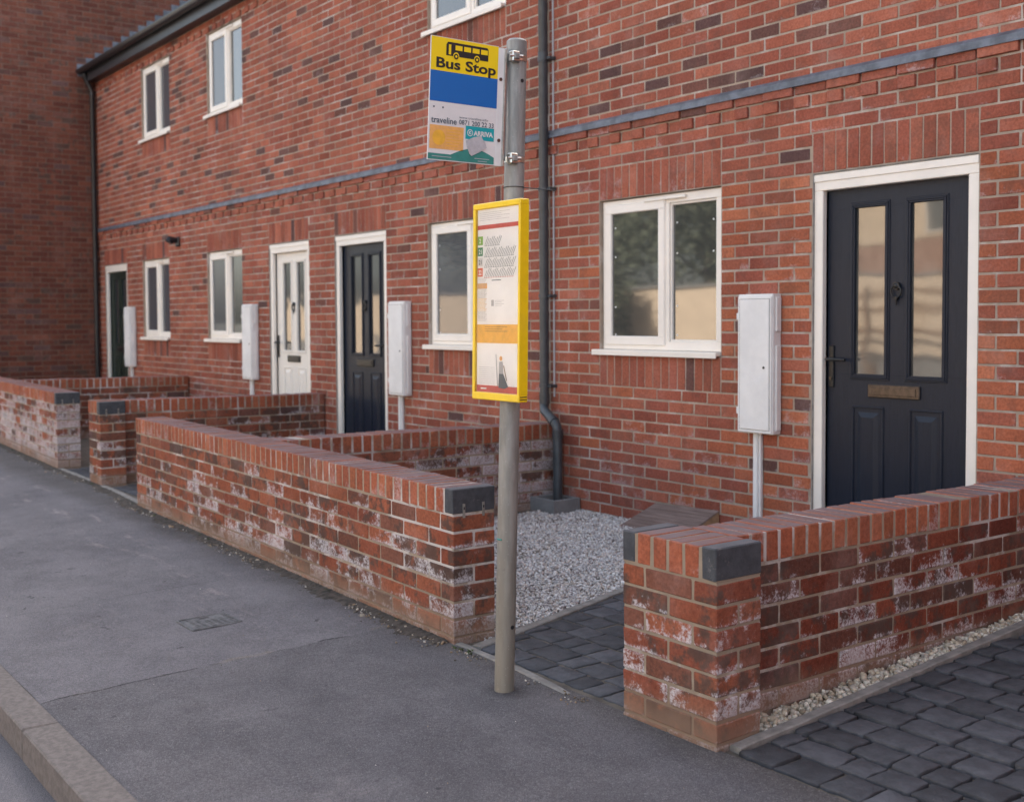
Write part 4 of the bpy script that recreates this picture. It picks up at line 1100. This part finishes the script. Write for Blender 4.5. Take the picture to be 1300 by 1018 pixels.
for k in range(5): pf.rect(pr, .012, .20-(k % 2)*.05, vv(.018+k*.010), vv(.018+k*.010)+.0010, .0009, 'palegrey')
# standing figure printed at the foot of the poster
pf.circ(pr, .152, vv(.812), .009, .0008, 'orange', 14); pf.poly(pr, [(.142, vv(.830)), (.163, vv(.828)), (.168, vv(.895)), (.140, vv(.895))], .0009, 'palegrey')
pf.poly(pr, [(.141, vv(.895)), (.168, vv(.895)), (.198, vv(.965)), (.176, vv(.975)), (.138, vv(.972))], .0010, 'greyink')
pf.poly(pr, [(.168, vv(.85)), (.172, vv(.85)), (.190, vv(.93)), (.186, vv(.932))], .0011, 'wood'); pf.poly(pr, [(.120, vv(.79)), (.124, vv(.79)), (.136, vv(.96)), (.130, vv(.962))], .0011, 'palegrey')
pr.build('print', poo)
# clear acrylic cover
ac = NT('clear_acrylic'); tb_ = ac.n('ShaderNodeBsdfTransparent'); gl = ac.n('ShaderNodeBsdfGlossy'); gl.inputs['Roughness'].default_value = .2
mx = ac.n('ShaderNodeMixShader'); fr_ = ac.n('ShaderNodeFresnel'); fr_.inputs[0].default_value = 1.45
ac.l(fr_.outputs[0], mx.inputs[0]); ac.l(tb_.outputs[0], mx.inputs[1]); ac.l(gl.outputs[0], mx.inputs[2]); ac.l(mx.outputs[0], ac.out.inputs['Surface']); M['acrylic'] = ac.m
cvr = MB(PB); pf.rect(cvr, -.002, pw+.002, -.002, ph+.002, .008, 'acrylic'); cvr.build('cover_glass', co)

# ------------------------------------------------------------------ across the street (seen in the window panes)
ow = MB((-13, -13.0, -.14)); ow.box(-34, 8, -13.25, -13.0, -.2, 1.98, 'render', .01); ow.box(-34.03, 8.03, -13.29, -12.96, 1.98, 2.05, 'concrete', .01)
tag(ow.build('rendered_wall'), 'cream rendered wall across the street, reflected in the window panes', 'wall')
oh = thing('cottage', 'brick and cream rendered cottage reflected in the door panes', 'house', (-7, -19, -.14))
b = MB(oh.location); b.box(-12.6, 1.5, -25, -18.4, -.2, 3.15, 'render_tan', 0); b.box(-12.63, 1.53, -25, -18.36, 3.15, 4.7, 'render', .01); b.build('wall', oh)
b = MB(oh.location); b.add([(-12.9, -18.1, 4.6), (1.8, -18.1, 4.6), (1.8, -25.3, 4.6), (-12.9, -25.3, 4.6), (-12.9, -21.7, 7.1), (1.8, -21.7, 7.1)], [[0, 1, 5, 4], [2, 3, 4, 5], [0, 4, 3], [1, 2, 5], [3, 2, 1, 0]], 'slate'); b.build('roof', oh)
for x in (-10.5, -6.2, -2.6):
    b = MB(oh.location); b.box(x, x+1.1, -18.36, -18.32, 3.3, 4.4, 'upvc', .005); b.box(x+.07, x+1.03, -18.325, -18.31, 3.37, 4.33, 'glass', .0); b.build('window', oh)
shade_block = thing('brick_building', 'added tall brick block, unseen at the right, shading the near side walls', 'building', (9, 0, -.1))  # out-of-view block added to cut sky light on right-facing walls and setts
b = MB(shade_block.location); b.box(9, 16, -4.0, 7, -.3, 6.6, 'brick_far', 0, (.36, .13, .09, 0)); b.build('wall', shade_block)
b = MB(shade_block.location); b.add([(8.8, -4.2, 6.6), (16.2, -4.2, 6.6), (16.2, 7.2, 6.6), (8.8, 7.2, 6.6), (12.5, -4.2, 9.0), (12.5, 7.2, 9.0)], [[0, 4, 5, 3], [1, 2, 5, 4], [0, 1, 4], [3, 5, 2], [3, 2, 1, 0]], 'slate'); b.build('roof', shade_block)
def tree(x, y, h_, r, label):
    q_ = min(1, r/2.2)
    t_ = thing('tree', label, 'tree', (x, y, -.3), 'trees across the street')
    b = MB(t_.location); b.tube([(x, y, -.4), (x+.1, y, h_*.3), (x-.1, y+.1, h_*.6), (x, y, h_*.85)], [.22*q_, .17*q_, .10*q_, .03*q_], 'bark', 10)
    for k in range(7):
        a = rng.uniform(0, 6.28); z0 = h_*rng.uniform(.3, .6); e = (x+r*.7*math.cos(a), y+r*.7*math.sin(a), z0+h_*.22)
        b.tube([(x, y, z0), e], [.08*q_, .02*q_], 'bark', 6)
    b.build('trunk', t_)
    n = int(16000*q_); cl = rng.normal(0, 1, (46, 3)); cl /= np.linalg.norm(cl, axis=1)[:, None]; cl *= rng.uniform(.35, 1, (46, 1))
    cc = cl*[r, r, h_*.36]+[x, y, h_*.62]; k = rng.integers(46, size=n); P = cc[k]+rng.normal(0, r*.16, (n, 3))
    s = rng.uniform(.05, .10, n)*(.45+.55*q_); a = rng.normal(0, 1, (n, 3)); a /= np.linalg.norm(a, axis=1)[:, None]; c_ = np.cross(a, rng.normal(0, 1, (n, 3))); c_ /= np.linalg.norm(c_, axis=1)[:, None]
    V = np.stack([P-a*s[:, None], P+c_*s[:, None]*.6, P+a*s[:, None], P-c_*s[:, None]*.6], 1).reshape(-1, 3)
    b = MB(t_.location); sh_ = rng.uniform(.5, 1.3, (46,))[k]; col = np.column_stack([.16*sh_, .175*sh_, .11*sh_, 0*sh_])
    b.add(V, (np.arange(n*4).reshape(-1, 4)).tolist(), 'leaf', np.repeat(col, 4, axis=0)); b.build('crown', t_)
pl = MB((-13, -12.96, -.14)); pl.box(-34, 8, -12.95, -12.92, -.2, .55, 'concrete', .01); tag(pl.build('wall_plinth'), 'grey plinth along the foot of the cream wall', 'plinth')
fn_ = thing('rail_fence', 'weathered timber rail fence before the cream wall', 'fence', (-8, -12.3, -.14))
for zz_ in (1.0, 1.35, 1.6): b = MB(fn_.location); b.box(-9.6, -4.2, -12.33, -12.29, zz_, zz_+.09, 'wood', .004); b.build('rail', fn_)
for x in np.arange(-9.6, -4.1, 1.8): b = MB(fn_.location); b.box(x-.05, x+.05, -12.29, -12.19, -.2, 1.75, 'wood', .006); b.build('post', fn_)
tree(-14.9, -12.2, 2.7, .8, 'round shrub in front of the cream wall, reflected in the left window light')
tree(-15.2, -16.0, 7.0, 2.6, 'broad green tree behind the cream wall, reflected in the large window')
tree(-20.5, -16.5, 8.5, 3.0, 'tall green tree farther along the cream wall')
tree(-14.6, -22.0, 8.0, 2.8, 'green tree beside the cottage')
tree(-27.0, -18.0, 9.0, 3.2, 'tall green tree at the far end of the cream wall')

# small weeds in the joint between wall and pavement
wd = MB((0, -2.5, -.1))
for k in range(26):
    x = float(rng.choice([rng.uniform(-3.4, .8), rng.uniform(-11, -6.3), rng.uniform(.86, 1.0), rng.uniform(-5.15, -3.7)])); y = float(yfront(x))-rng.uniform(.004, .03)
    for j in range(int(rng.integers(5, 14))):
        a = rng.uniform(0, 6.28); l = rng.uniform(.010, .028); w_ = rng.uniform(.0015, .004); dx, dy = math.cos(a), math.sin(a)
        b0 = np.array([x+rng.normal(0, .006), y+rng.normal(0, .004), -.104]); tip = b0+[dx*l*.7, -abs(dy)*l*.7, l*.8]; side = np.array([-dy, dx, 0])*w_
        sh_ = rng.uniform(.6, 1.3); wd.add([b0-side*.4, b0+side*.4, (b0+tip)/2+side+[0, 0, .003], tip, (b0+tip)/2-side+[0, 0, .003]], [[0, 1, 2, 3, 4]], 'leaf', (.07*sh_, .10*sh_, .035*sh_, 0))
kind(wd.build('weeds'), 'stuff', 'tiny weeds growing along the foot of the walls', 'weeds')
